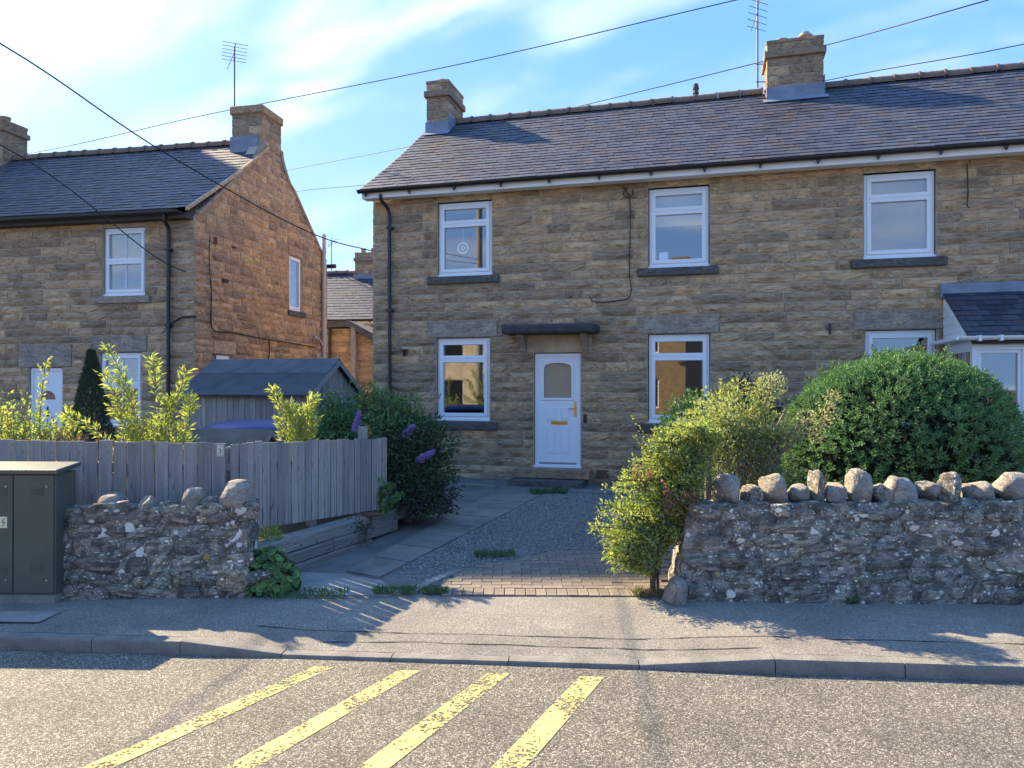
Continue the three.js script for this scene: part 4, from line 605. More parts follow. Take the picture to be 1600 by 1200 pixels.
function rubbleWall(label, pos, turn, x0, x1, hl, hr, thick, endSlope, seed, most) {
  const o = thing('garden_wall', label, 'wall', pos, turn), r = rngOf(seed), W = x1 - x0, top = x => mix(hl, hr, clamp((x - x0) / W));
  let g = new THREE.BoxGeometry(W, 1, thick, Math.round(W / .024), 44, 9); g.deleteAttribute('uv'); g.deleteAttribute('normal'); g = mergeVertices(g); const p = g.attributes.position;
  for (let i = 0; i < p.count; i++) {
    const t = p.getX(i) / W + .5, yy = p.getY(i) + .5; let x = x0 + W * t, z = p.getZ(i) - thick / 2, y = mix(-.25, top(x), yy); const front = z > -.001, end = t < .001;
    if (t < .12) x -= endSlope * (1 - yy) * (1 - t / .12);
    const n = .05 * (fbm3(x * 4 + seed, y * 5, z * 4, 4) - .5) + .06 * (fbm3(x * 11, y * 15, z * 11 + seed, 4) - .5); const k = Math.abs(p.getZ(i)) > thick / 2 - .001 ? 1 : 0;
    p.setXYZ(i, x + (end ? -n * 1.5 : 0), y + (yy > .99 ? n * 1.2 : 0), z + (front ? n : k ? -n : 0) - (front ? yy * .04 : 0));
  }
  g.computeVertexNormals(); metreUV(g, 1 / 1.6); mesh('mortar', g, rubCore, o);
  for (let y = .02; y < Math.max(hl, hr) - .05;) { const h = .09 + .1 * r(); let x = x0 - endSlope * .4 + r() * .1; while (x < x1 - .1) { const w = .12 + .26 * r() * (h > .13 ? 1.1 : .8), hh = h * (.8 + .25 * r()); if (y + hh * .8 < top(x) && x > x0 - endSlope * (1 - y / hl)) { const m = mesh('stone', rubble[Math.floor(r() * 14)], rubMats[Math.floor(r() * 6)], o); const dep = .045 + .02 * r(); m.position.set(x + w / 2, y + hh / 2 + (r() - .5) * .05, -dep * (.64 + .28 * r()) - y * .038 + .012 * r()); m.scale.set(w * .6, hh * .62, dep); m.rotation.z = (r() - .5) * .35; m.rotation.x = (r() - .5) * .1; } x += w * (1.0 + .25 * r()); } y += h * 1.02; }
  return o;
}
const copeM = [[.58, .53, .46], [.48, .45, .41], [.64, .56, .47]].map(c => M(...c, .95, { map: TX.stone, bumpMap: TX.rubbleBump, bumpScale: .02 })); copeM[1] = M(1.25, 1.17, 1.05, .95, { map: TX.rubble, bumpMap: TX.rubbleBump, bumpScale: .02 });
const cope = (o, a, b, c, d, z, k) => { const w = c - a, h = b - d, m = mesh('cope_stone', copes[k % 9], copeM[k % 3], o); m.position.set((a + c) / 2, d + h * .42, z); m.rotation.z = R() * .5 - .25; m.scale.set(w * .5, h * .58, Math.min(.17, .07 + w * .4)); m.rotation.y = R() * 1.2 - .6; return m; };
{
  const o = rubbleWall('dark lichen-spotted rubble wall on the right topped with upright round stones', [0, .12, -6.86], -2 * Math.PI / 180, 1.66, 7.5, .9, .98, .4, .22, 501);
  const L = [[1.89, 1.3, 2.12, 1.04], [2.16, 1.19, 2.32, 1.06], [2.34, 1.31, 2.54, 1.07], [2.57, 1.2, 2.77, 1.08], [2.78, 1.35, 2.9, 1.06], [2.93, 1.23, 3.12, 1.07], [3.13, 1.35, 3.31, 1.07], [3.32, 1.22, 3.47, 1.07], [3.41, 1.33, 3.73, 1.06], [3.75, 1.24, 3.94, 1.12], [3.95, 1.32, 4.17, 1.07], [4.2, 1.24, 4.44, 1.09], [4.46, 1.33, 4.77, 1.1], [4.77, 1.24, 4.99, 1.1], [5.02, 1.3, 5.2, 1.1], [5.24, 1.35, 5.45, 1.1], [5.5, 1.25, 5.75, 1.1]];
  L.forEach(([a, b, c, d], i) => cope(o, a * 1.02, b - .14, c * 1.02, d - .17, -.26 - .02 * (i % 2), i)); cope(o, 1.42, .24, 1.6, -.04, .02, 3);
}
{
  const o = rubbleWall('rubble wall on the left below the board fence, partly behind the grey cabinet', [0, .12, -7.0], 1.6 * Math.PI / 180, -7.5, -2.5, .84, .86, .36, 0, 503);
  const L = [[-2.8, 1.18, -2.49, .92], [-3.16, 1.1, -2.95, .9], [-2.95, 1.02, -2.8, .9], [-3.56, 1.03, -3.38, .88], [-3.95, 1.04, -3.72, .88], [-3.35, .99, -3.17, .88], [-4.5, 1.04, -4.3, .88]];
  L.forEach(([a, b, c, d], i) => cope(o, a, b - .07, c, d - .13, -.16, i + 2)); const bm = mesh('cope_stone', copes[4], M(1.6, 1.35, 1.05, .95, { map: TX.rubble, bumpMap: TX.rubbleBump, bumpScale: .01 }), o); bm.position.set(-2.66, .2, -.03); bm.scale.set(.17, .15, .1);
}
// ------------------------------------------------------------------ raised bed, fences
{ const g = poly([[-9, 7.4], [-2.62, 7.4], [-1.5, 10.3], [-2.4, 12.5], [-9, 12.5]], [], .6); g.rotateX(-Math.PI / 2); g.translate(0, .52, 0); g.computeVertexNormals(); structure('flower_bed', metreUV(g), mat.soil); }
{
  const o = thing('sleeper_wall', 'low retaining wall of weathered timber sleepers beside the driveway', 'sleepers', [0, 0, 0]);
  const sm2 = [M(.27, .26, .245, .92, { map: TX.wood, bumpMap: TX.woodBump, bumpScale: .008 }), M(.36, .345, .33, .92, { map: TX.wood, bumpMap: TX.woodBump, bumpScale: .008 }), M(.28, .26, .24, .92, { map: TX.wood, bumpMap: TX.woodBump, bumpScale: .008 })];
  const a0 = [-2.62, 7.28], dir = [1.25, 3.0], L = Math.hypot(...dir), ux = dir[0] / L, uz = dir[1] / L, ang = Math.atan2(uz, ux);
  const slp = (s0, s1, y0, y1, out, k) => { const g = new RoundedBoxGeometry(s1 - s0, y1 - y0, .2, 3, .016); const uv = g.attributes.uv, p = g.attributes.position; for (let i = 0; i < p.count; i++) uv.setXY(i, p.getZ(i) * 1.2 + p.getY(i) * 1.5, p.getX(i) * .8); const m = mesh('sleeper', g, sm2[k], o); const s = (s0 + s1) / 2; m.position.set(a0[0] + ux * s + uz * out, (y0 + y1) / 2, -(a0[1] + uz * s - ux * out)); m.rotation.y = ang + rr(-.008, .008); m.rotation.z = rr(-.006, .006); };
  slp(.05, 2.0, .385, .535, .02, 1); slp(2.02, 3.25, .37, .525, .03, 0); slp(.0, 1.2, .255, .38, .05, 2); slp(1.22, 2.6, .25, .38, .045, 0); slp(.1, 1.5, .1, .25, .06, 2); slp(1.52, 2.0, .15, .245, .05, 2);
}
const boardMs = [[.4, .385, .37], [.46, .44, .42], [.34, .325, .31], [.5, .48, .45], [.42, .39, .36]].map(c => M(...c, .92, { map: TX.wood, bumpMap: TX.woodBump, bumpScale: .004 }));
const boardGeo = Array.from({ length: 8 }, (_, i) => { const g = new RoundedBoxGeometry(1, 1, 1, 1, .03); g.translate(0, .5, 0); const uv = g.attributes.uv, p = g.attributes.position; for (let k = 0; k < p.count; k++) uv.setXY(k, p.getX(k) * .12 + p.getZ(k) * .03 + i * .127, p.getY(k) * .6 + i * .31); return g; });
function fence(label, a, b, y0, y1, topA, topB, wide, gap, bottomA, bottomB) {
  const o = thing('board_fence', label, 'fence', [a[0], 0, a[1]]), dx = b[0] - a[0], dz = b[1] - a[1], L = Math.hypot(dx, dz), ang = Math.atan2(-dz, dx); o.rotation.y = ang;
  const n = Math.floor(L / (wide + gap)); for (let i = 0; i < n; i++) { const t = (i + .5) / n, m = mesh('board', boardGeo[Math.floor(R() * 8)], boardMs[Math.floor(R() * 5)], o); const lo = mix(bottomA, bottomB, t), hi = mix(topA, topB, t) + rr(-.012, .012); m.position.set(L * t, lo, rr(-.004, .004)); m.scale.set(wide * rr(.96, 1.02), hi - lo, .019); m.rotation.z = rr(-.008, .008); }
  for (const f of [.22, .78]) { const m = mesh('rail', box(0, L, -.035, .035, -.06, -.012), mat.wood, o); m.position.y = mix(mix(bottomA, bottomB, .5), mix(topA, topB, .5), f); m.rotation.z = Math.atan2((topB - topA), L); }
  const posts = Math.max(2, Math.round(L / 1.8)); for (let i = 0; i <= posts; i++) { const t = i / posts; mesh('post', box(L * t - .04, L * t + .04, .3, mix(topA, topB, t) - .05, -.15, -.062), mat.wood, o); } return o;
}
fence('wide-board timber fence standing behind the left rubble wall', [-8, -7.6], [-2.88, -7.43], 0, 0, 1.6, 1.555, .135, .011, .55, .55);
{ const f = fence('narrow-board timber fence running back along the driveway', [-2.84, -7.43], [-1.6, -9.4], 0, 0, 1.55, 1.46, .088, .007, .64, .57); mesh('tall_post', rbox(1.98, 2.06, .5, 1.62, -.16, -.07, .01), mat.wood, f); }
{
  const cv = document.createElement('canvas'); cv.width = 96; cv.height = 160; const c = cv.getContext('2d'); c.fillStyle = '#e9e6d2'; c.fillRect(0, 0, 96, 160); c.strokeStyle = '#4b5a3a'; c.lineWidth = 5; c.strokeRect(7, 7, 82, 146); c.fillStyle = '#22301f'; c.font = 'bold 104px serif'; c.textAlign = 'center'; c.textBaseline = 'middle'; c.fillText('3', 48, 84); c.fillStyle = '#7a8f54'; for (let i = 0; i < 5; i++) { c.beginPath(); c.arc(20 + i * 14, 22, 5, 0, 7); c.fill(); c.beginPath(); c.arc(20 + i * 14, 140, 5, 0, 7); c.fill(); }
  const t = new THREE.CanvasTexture(cv); t.colorSpace = THREE.SRGBColorSpace; const o = thing('number_plaque', 'small cream house number plaque reading 3 on the fence', 'sign', [-2.94, 1.474, -7.413]); mesh('plate', rbox(-.034, .034, -.058, .058, -.008, 0, .003), mat.upvc, o); mesh('lettering', new THREE.PlaneGeometry(.064, .11), P(.85, .85, .85, .35, { map: t }), o).position.z = .0015;
}
// ------------------------------------------------------------------ street cabinet
{
  const o = thing('street_cabinet', 'grey-green metal utility cabinet on the pavement at the left edge', 'cabinet', [-4.2, .12, -6.78], YAW * .4), pm = P(.085, .1, .08, .5, { map: TX.metal, bumpMap: TX.fineBump, bumpScale: .0015 });
  mesh('body', rbox(-1.2, 0, .08, 1.2, -.3, 0, .008), pm, o); mesh('plinth', box(-1.19, -.01, -.1, .079, -.29, -.01), mat.concrete, o);
  mesh('lid', (() => { const g = new RoundedBoxGeometry(1.26, .045, .37, 2, .012); g.rotateX(.11); g.translate(-.6, 1.235, -.15); return metreUV(g); })(), P(.085, .1, .08, .35, { map: TX.metal, clearcoat: .6, clearcoatRoughness: .2 }), o);
  for (const [a, b] of [[-1.19, -.6], [-.595, -.395], [-.39, -.01]]) { const d = mesh('door', rbox(a + .004, b - .004, .1, 1.185, 0, .014, .005), pm, o); for (const y of [.22, 1.08]) mesh('lock', bar([b - .06, y, .014], [b - .06, y, .026], .011), mat.galv, d); for (const y of [.3, 1.0]) for (let k = 0; k < 4; k++) mesh('louvre', rbox(a + (b - a) * .45, a + (b - a) * .75, y + k * .02, y + k * .02 + .009, .012, .02, .003), pm, d); }
  const cv = document.createElement('canvas'); cv.width = 64; cv.height = 96; const c = cv.getContext('2d'); c.fillStyle = '#efe6c0'; c.fillRect(0, 0, 64, 96); c.strokeStyle = '#57523c'; c.lineWidth = 7; c.beginPath(); c.moveTo(42, 14); c.lineTo(24, 46); c.lineTo(44, 50); c.lineTo(26, 82); c.stroke(); const t = new THREE.CanvasTexture(cv); t.colorSpace = THREE.SRGBColorSpace;
  mesh('warning_label', new THREE.PlaneGeometry(.075, .105), P(.85, .85, .85, .5, { map: t }), o).position.set(-.485, .75, .0155);
}
// ------------------------------------------------------------------ shed, kennel-like store, blue cover
{
  const o = thing('garden_shed', 'grey timber shed with dark felt roof standing between the houses', 'shed', [-5.36, .45, -12.05], -13 * Math.PI / 180), W = 2.2, D = 1.85, E = 1.57, H = 2.1;
  mesh('frame', poly([[.03, .02], [D - .03, .02], [D - .03, E], [D / 2, H - .03], [.03, E]], [], W - .06).rotateY(Math.PI / 2).translate(W - .03, 0, 0), mat.wood, o);
  const n = 22; for (let i = 0; i < n; i++) { const m = mesh('board', boardGeo[i % 8], boardMs[Math.floor(R() * 5)], o); m.position.set((i + .5) * W / n, 0, .0); m.scale.set(W / n - .006, E, .02); }
  for (let i = 0; i < 18; i++) { const s = (i + .5) * D / 18, m = mesh('board', boardGeo[(i * 3) % 8], boardMs[Math.floor(R() * 5)], o), hh = E + (H - E) * (1 - Math.abs(s - D / 2) / (D / 2)) - .04; m.position.set(W, 0, -s); m.scale.set(D / 18 - .006, hh, .02); m.rotation.y = Math.PI / 2; }
  for (const z of [-.5, -1.3]) mesh('door_trim', box(W + .01, W + .03, .1, 1.6, z - .03, z + .03), mat.wood, o); mesh('door_trim', box(W + .01, W + .03, 1.56, 1.62, -1.27, -.53), mat.wood, o);
  for (const s of [-1, 1]) { const L = Math.hypot(D / 2 + .12, (H - E) * (D / 2 + .12) / (D / 2)), sl = Math.atan2(H - E, D / 2); const g = new THREE.BoxGeometry(W + .2, .03, L, 40, 1, 12), p = g.attributes.position; for (let i = 0; i < p.count; i++) p.setY(i, p.getY(i) + .008 * (fbm3(p.getX(i) * 5, p.getZ(i) * 7 + s, 3, 3) - .5)); g.computeVertexNormals(); const m = mesh('felt_roof', metreUV(g), mat.felt, o); m.position.set(W / 2, H - L / 2 * Math.sin(sl) + .025, -D / 2 + s * L / 2 * Math.cos(sl)); m.rotation.x = s * sl;
    for (const x of [-.08, W + .1]) { const b = mesh('barge_board', new THREE.BoxGeometry(.02, .09, L), mat.wood, o); b.position.set(x, H - L / 2 * Math.sin(sl) - .02, -D / 2 + s * L / 2 * Math.cos(sl)); b.rotation.x = s * sl; }
    if (s > 0) { const ls = mesh('felt_lap', metreUV(new THREE.BoxGeometry(W + .205, .006, L * .42)), M(.12, .13, .15, .9, { map: TX.fine }), o); ls.position.set(W / 2, H - L * .21 * Math.sin(sl) + .046, -D / 2 + L * .21 * Math.cos(sl)); ls.rotation.x = sl; } }
}
{
  const o = thing('small_store', 'little felt-roofed store peeping over the fence below the shed', 'kennel', [-4.2, .42, -8.95], -8 * Math.PI / 180), W = 1.1, D = .75, E = .85, H = 1.14;
  mesh('walls', poly([[0, 0], [D, 0], [D, E], [D / 2, H - .02], [0, E]], [], W).rotateY(Math.PI / 2).translate(W, 0, 0), mat.wood, o); const fm = M(.17, .14, .12, .95, { map: TX.fine, bumpMap: TX.fineBump, bumpScale: .004 });
  for (const s of [-1, 1]) { const sl = Math.atan2(H - E, D / 2), L = D / 2 / Math.cos(sl) + .1, g = new THREE.BoxGeometry(W + .14, .025, L, 24, 1, 8), p = g.attributes.position; for (let i = 0; i < p.count; i++) p.setY(i, p.getY(i) + .02 * (fbm3(p.getX(i) * 7, p.getZ(i) * 7, s, 3) - .5)); g.computeVertexNormals(); const m = mesh('felt_roof', metreUV(g), fm, o); m.position.set(W / 2, H - L / 2 * Math.sin(sl) + .02, -D / 2 + s * L / 2 * Math.cos(sl)); m.rotation.x = s * sl; const b = mesh('barge_board', new THREE.BoxGeometry(.02, .06, L), mat.wood, o); b.position.set(W + .07, H - L / 2 * Math.sin(sl) - .01, -D / 2 + s * L / 2 * Math.cos(sl)); b.rotation.x = s * sl; }
}
{
  const pts = [[0, 1.05], [.3, 1.04], [.55, 1.0], [.64, .95], [.66, .9], [.62, .86], [.6, .5], [.56, 0]].map(p => new THREE.Vector2(...p)); const g = new THREE.LatheGeometry(pts, 40), p = g.attributes.position; for (let i = 0; i < p.count; i++) { const a = Math.atan2(p.getZ(i), p.getX(i)), f = 1 + .025 * Math.sin(a * 9) * (p.getY(i) < 1 ? 1 : .3); p.setX(i, p.getX(i) * f); p.setZ(i, p.getZ(i) * f); } g.computeVertexNormals();
  const o = thing('covered_tub', 'blue plastic cover stretched over a tub in front of the shed', 'cover', [-3.55, .62, -10.1]); mesh('cover', g, P(.02, .045, .17, .45, { side: THREE.DoubleSide }), o);
}

// ------------------------------------------------------------------ plants
const yellowG = [[.36, .44, .06], [.43, .5, .08], [.3, .4, .06], [.47, .5, .13]], midG = [[.09, .19, .055], [.12, .24, .06], [.07, .15, .05], [.15, .27, .07]], darkG = [[.035, .08, .03], [.05, .1, .035], [.03, .065, .025]];
function plant(name, label, category, pos, build, leafM = leafThin, woodM = mat.twig, group) {
  const o = thing(name, label, category, pos, 0, group), L = new Leaves(), T = []; build(L, T, rngOf(Math.floor(Math.abs(pos[0]) * 977 + Math.abs(pos[2]) * 131) + 7));
  const shift = g => g.translate(-pos[0], -pos[1], -pos[2]); if (T.length) mesh('stems', shift(mergeGeometries(T.map(g => { const h = g.index ? g.toNonIndexed() : g; return h; }))), woodM, o); mesh('foliage', shift(L.geo()), leafM, o); return o;
}
const jit = (p, r, a) => p.map(v => v + (r() - .5) * a);
// willow-leaved shrubs glowing against the light behind the fence
plant('willow_leaved_shrub', 'tall backlit shrub with narrow pale-green leaves in front of the left house window', 'shrub', [-4.0, .52, -8.2], (L, T, r) => {
  const S = [[[-4.03, 1.0, -8.2], [-4.28, 2.08, -8.2], [-4.51, 2.58, -8.2]], [[-3.96, 1.0, -8.3], [-4.01, 2.08, -8.3], [-4.06, 2.46, -8.3]], [[-3.84, 1.0, -8.2], [-3.74, 1.93, -8.2], [-3.62, 2.3, -8.2]], [[-4.17, .9, -8.1], [-4.56, 1.62, -8.1], [-4.9, 1.82, -8.1]], [[-4.1, 1.0, -8.3], [-4.39, 1.86, -8.3], [-4.62, 2.28, -8.3]], [[-3.89, 1, -8.1], [-4.17, 1.86, -8.1], [-4.3, 2.2, -8.1]], [[-3.84, .9, -8.2], [-3.6, 1.8, -8.2], [-3.58, 2.0, -8.2]], [[-3.95, 1, -8.2], [-3.85, 1.7, -8.2], [-3.83, 2.0, -8.2]], [[-4.05, 1, -8.2], [-4.25, 1.6, -8.2], [-4.45, 1.9, -8.2]]];
  for (const s of S) stem(L, T, r, [[-4.0, .5, -8.2], ...s], .006, 200, .09, .024, yellowG, .05);
  for (let i = 0; i < 40; i++) { const x = -4.3 + .7 * r(), z = -8.35 + .3 * r(), h = 1.35 + .45 * r(); stem(L, T, r, [[-4.0, .5, -8.2], [x, 1.0, z], [x + (r() - .5) * .3, h, z]], .004, 90, .085, .024, yellowG, .05); }
});
plant('willow_leaved_shrub', 'smaller backlit pale-green shrub in front of the shed wall', 'shrub', [-2.5, .52, -8.6], (L, T, r) => {
  for (const s of [[[-2.47, 1.1, -8.6], [-2.66, 1.8, -8.6], [-2.8, 2.08, -8.6]], [[-2.43, 1.1, -8.6], [-2.39, 1.75, -8.6], [-2.31, 2.0, -8.6]], [[-2.51, 1.1, -8.6], [-2.56, 1.7, -8.6], [-2.6, 1.9, -8.6]], [[-2.45, 1.1, -8.5], [-2.46, 1.6, -8.5], [-2.44, 1.85, -8.5]], [[-2.4, 1, -8.5], [-2.33, 1.5, -8.5], [-2.28, 1.75, -8.5]], [[-2.55, 1, -8.5], [-2.62, 1.5, -8.5], [-2.68, 1.75, -8.5]], [[-2.5, 1, -8.65], [-2.5, 1.5, -8.6], [-2.52, 1.7, -8.6]]]) stem(L, T, r, [[-2.5, .5, -8.6], ...s], .006, 260, .085, .024, yellowG, .06);
});
plant('rounded_shrub', 'bright yellow-green leafy shrub behind the fence at the left edge', 'shrub', [-5.6, .52, -8.4], (L, T, r) => {
  for (let i = 0; i < 60; i++) { const x = -6.2 + 1.2 * r(), z = -8.7 + .6 * r(), h = 1.55 + .55 * r() * (1 - Math.abs(x + 5.65)); stem(L, T, r, [[-5.6, .5, -8.4], [x, 1.1, z], [x + (r() - .5) * .2, h, z]], .005, 70, .055, .034, [...yellowG, ...midG.slice(1, 2)], .06); }
  stem(L, T, r, [[-5.3, .6, -8.3], [-5.33, 1.7, -8.3], [-5.26, 2.42, -8.3]], .006, 110, .06, .036, yellowG, .05); stem(L, T, r, [[-5.2, .6, -8.3], [-5.15, 1.4, -8.3], [-5.0, 1.85, -8.3]], .006, 80, .06, .036, yellowG, .05);
});
plant('bronze_plant', 'low reddish-brown feathery plant behind the fence near the left edge', 'plant', [-5.05, .52, -8.2], (L, T, r) => { for (let i = 0; i < 26; i++) { const x = -5.25 + .6 * r(), z = -8.3 + .2 * r(); stem(L, T, r, [[-5.05, .5, -8.2], [x, 1.1, z], [x + (r() - .5) * .2, 1.45 + .22 * r(), z]], .003, 34, .06, .012, [[.3, .12, .04], [.24, .1, .05], [.2, .13, .05]], .05); } });
plant('conifer', 'dark conical conifer standing beside the left house door', 'tree', [-7.6, .4, -13.3], (L, T, r) => {
  T.push(bar([-7.6, .35, -13.3], [-7.6, 2.0, -13.3], .05, .02)); for (let i = 0; i < 9000; i++) { const t = Math.pow(r(), .8), y = .45 + 2.3 * t, rad0 = (.5 * (1 - t) + .03) * (.7 + .35 * r()), a = r() * 6.2832, rad = rad0 * (.72 + .6 * fbm3(Math.cos(a) * 2.5, y * 4, Math.sin(a) * 2.5, 3)), p = new THREE.Vector3(-7.6 + Math.cos(a) * rad, y, -13.3 + Math.sin(a) * rad), d = new THREE.Vector3(Math.cos(a) * .5, .9, Math.sin(a) * .5).add(rdir(r).multiplyScalar(.4)).normalize(); L.add(p, d, sideOf(d, r), .07, .018, tint([[.06, .095, .04], [.085, .12, .05]][i % 2], r)); }
}, leafDense, mat.bark);
// lilac-flowered bush at the end of the fence
{
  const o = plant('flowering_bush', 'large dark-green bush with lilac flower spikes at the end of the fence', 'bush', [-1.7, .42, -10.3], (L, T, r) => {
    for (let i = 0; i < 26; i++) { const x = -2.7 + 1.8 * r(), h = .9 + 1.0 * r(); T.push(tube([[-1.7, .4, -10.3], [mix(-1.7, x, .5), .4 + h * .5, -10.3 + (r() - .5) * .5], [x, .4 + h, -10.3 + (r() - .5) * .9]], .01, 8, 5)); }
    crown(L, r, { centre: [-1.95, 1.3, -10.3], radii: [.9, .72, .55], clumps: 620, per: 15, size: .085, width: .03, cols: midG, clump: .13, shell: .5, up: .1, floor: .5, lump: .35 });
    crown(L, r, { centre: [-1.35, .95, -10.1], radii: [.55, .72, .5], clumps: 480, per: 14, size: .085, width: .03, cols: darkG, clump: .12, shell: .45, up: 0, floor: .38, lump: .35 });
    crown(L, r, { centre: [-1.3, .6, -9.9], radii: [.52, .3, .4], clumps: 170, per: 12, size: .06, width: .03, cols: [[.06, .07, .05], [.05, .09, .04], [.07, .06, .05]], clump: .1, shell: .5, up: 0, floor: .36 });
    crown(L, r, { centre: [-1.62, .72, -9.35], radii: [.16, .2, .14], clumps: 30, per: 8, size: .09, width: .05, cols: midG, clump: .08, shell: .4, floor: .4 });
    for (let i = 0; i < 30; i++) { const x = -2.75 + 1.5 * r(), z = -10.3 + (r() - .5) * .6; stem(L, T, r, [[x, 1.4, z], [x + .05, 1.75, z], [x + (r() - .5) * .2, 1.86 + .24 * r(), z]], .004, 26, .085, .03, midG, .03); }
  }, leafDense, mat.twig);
  const r = rngOf(66); for (const [x, y, z, dx, dy] of [[-2.02, 1.67, -9.62, .05, .22], [-1.12, 1.22, -9.62, .2, .12], [-1.36, 1.54, -9.78, .1, .12]]) { const F = new Leaves(); for (let i = 0; i < 420; i++) { const t = r(), w = .045 * (1 - t * .7) + .01, p = new THREE.Vector3(x - dx / 2 + dx * t, y - dy / 2 + dy * t, z).add(rdir(r).multiplyScalar(w)), d = rdir(r); F.add(p, d, sideOf(d, r), .022, .016, tint([.42, .25, .6], r, .5)); } mesh('flower_spike', F.geo().translate(1.7, -.42, 10.3), leafThin, o); }
}
// round-leaved plant at the foot of the left wall
plant('round_leaved_plant', 'low clump of round scalloped leaves at the end of the left wall', 'plant', [-2.36, .14, -7.12], (L, T, r) => {
  for (let i = 0; i < 620; i++) { const d = rdir(r); d.y = Math.abs(d.y); const k = .55 + .45 * Math.sqrt(r()), p = new THREE.Vector3(-2.36 + d.x * .33 * k, .14 + d.y * .44 * k, -7.12 + d.z * .2 * k); const n = d.clone().add(rdir(r).multiplyScalar(.5)).normalize(), a = sideOf(n, r), b = new THREE.Vector3().crossVectors(n, a), R0 = .026 + .022 * r(), col = tint(midG[i % 4], r, .5); for (let s = 0; s < 7; s++) { const t0 = s / 7 * 6.2832, t1 = (s + 1) / 7 * 6.2832, q0 = p.clone().addScaledVector(a, Math.cos(t0) * R0).addScaledVector(b, Math.sin(t0) * R0), q1 = p.clone().addScaledVector(a, Math.cos(t1) * R0).addScaledVector(b, Math.sin(t1) * R0), c = p.clone().addScaledVector(n, -R0 * .3); for (const q of [c, q0, q1]) L.p.push(q.x, q.y, q.z); for (let e = 0; e < 3; e++) L.c.push(...col); } if (i % 4 === 0) T.push(tube([[-2.36, .14, -7.12], [p.x * .5 - 1.18, p.y * .7 + .05, p.z * .5 - 3.56], p.toArray()], .003, 5, 4)); }
}, leafDense);
// sunlit shrub spilling past the end of the right wall
plant('privet_shrub', 'sunlit yellow-green shrub leaning over the driveway at the end of the right wall', 'shrub', [1.34, .14, -7.05], (L, T, r) => {
  T.push(tube([[1.33, .1, -6.98], [1.36, .5, -7.0], [1.5, .9, -7.05], [1.62, 1.3, -7.15]], .028, 14, 7), tube([[1.4, .12, -7.05], [1.38, .45, -7.1], [1.25, .8, -7.1]], .018, 10, 6));
  const br = []; for (let i = 0; i < 190; i++) { const t = r(), y = .42 + 1.32 * t, cx = mix(1.22, 1.86, t), w = (t < .2 ? .22 : t < .62 ? .4 : .36 - .1 * (t - .62) / .38); br.push([[1.42 + .1 * t, y * .75, -7.05], [cx + (r() - .5) * w, y - .06, -7.05 + (r() - .5) * .3], [cx - .12 + (r() - .62) * 2 * w, y + .08 * r(), -7.08 + (r() - .5) * .5]]); }
  for (const b of br) stem(L, T, r, b, .004, 150, .044, .022, [...yellowG, ...midG.slice(0, 1)], .06);
  for (let i = 0; i < 16; i++) { const x = 1.2 + .5 * r(), y = 1.1 + .5 * r(); stem(L, T, r, [[x + .1, y, -7.1], [x, y + .14, -7.1], [x - .05 + (r() - .5) * .1, y + .24, -7.1]], .003, 22, .032, .014, yellowG, .015); }
  for (let i = 0; i < 9; i++) { const x = 1.42 + .28 * r(), y = .92 + .28 * r(); stem(L, T, r, [[x, y - .1, -6.85], [x + (r() - .5) * .1, y, -6.82], [x + (r() - .5) * .1, y + .08, -6.82]], .003, 20, .045, .022, [[.3, .14, .06], [.36, .2, .08], [.24, .11, .05]], .03); }
  for (let i = 0; i < 8; i++) { const x = 1.1 + .25 * r(), y = 1.1 + .2 * r(); stem(L, T, r, [[x, y - .1, -7.0], [x, y, -7.0], [x + .03, y + .07, -7.0]], .003, 18, .04, .022, [[.34, .2, .07], [.4, .28, .1]], .03); }
}, leafThin, mat.bark);
// shrubs between the wall and the house
plant('pale_leaved_shrub', 'pale-leaved shrub behind the first cope stones of the right wall', 'shrub', [2.5, .2, -8.1], (L, T, r) => {
  for (let i = 0; i < 12; i++) T.push(tube([[2.5, .2, -8.1], [2.2 + .7 * r(), .9, -8.1 + (r() - .5) * .4], [2.1 + 1.0 * r(), 1.5 + .3 * r(), -8.1 + (r() - .5) * .5]], .012, 8, 5));
  crown(L, r, { centre: [2.5, 1.25, -8.1], radii: [.5, .62, .4], clumps: 330, per: 14, size: .05, width: .024, cols: [[.15, .21, .07], [.12, .17, .055], [.22, .27, .1]], clump: .11, shell: .4, floor: .6, lump: .3 });  // shaded lower part of the shrub put into darker leaf colours
  crown(L, r, { centre: [2.48, 1.72, -8.15], radii: [.56, .36, .4], clumps: 270, per: 13, size: .05, width: .026, cols: [[.4, .44, .12], [.46, .48, .15], [.32, .38, .1]], clump: .1, shell: .35, floor: 1.2, lump: .45 });  // sunlit top put into paler, yellower leaf colours
  for (let i = 0; i < 10; i++) stem(L, T, r, [[2.1 + .7 * r(), 1.6, -8.2], [2.1 + .8 * r(), 1.95, -8.2], [2.1 + .8 * r(), 2.1 + .1 * r(), -8.2]], .004, 30, .055, .028, yellowG, .04);
}, leafThin);
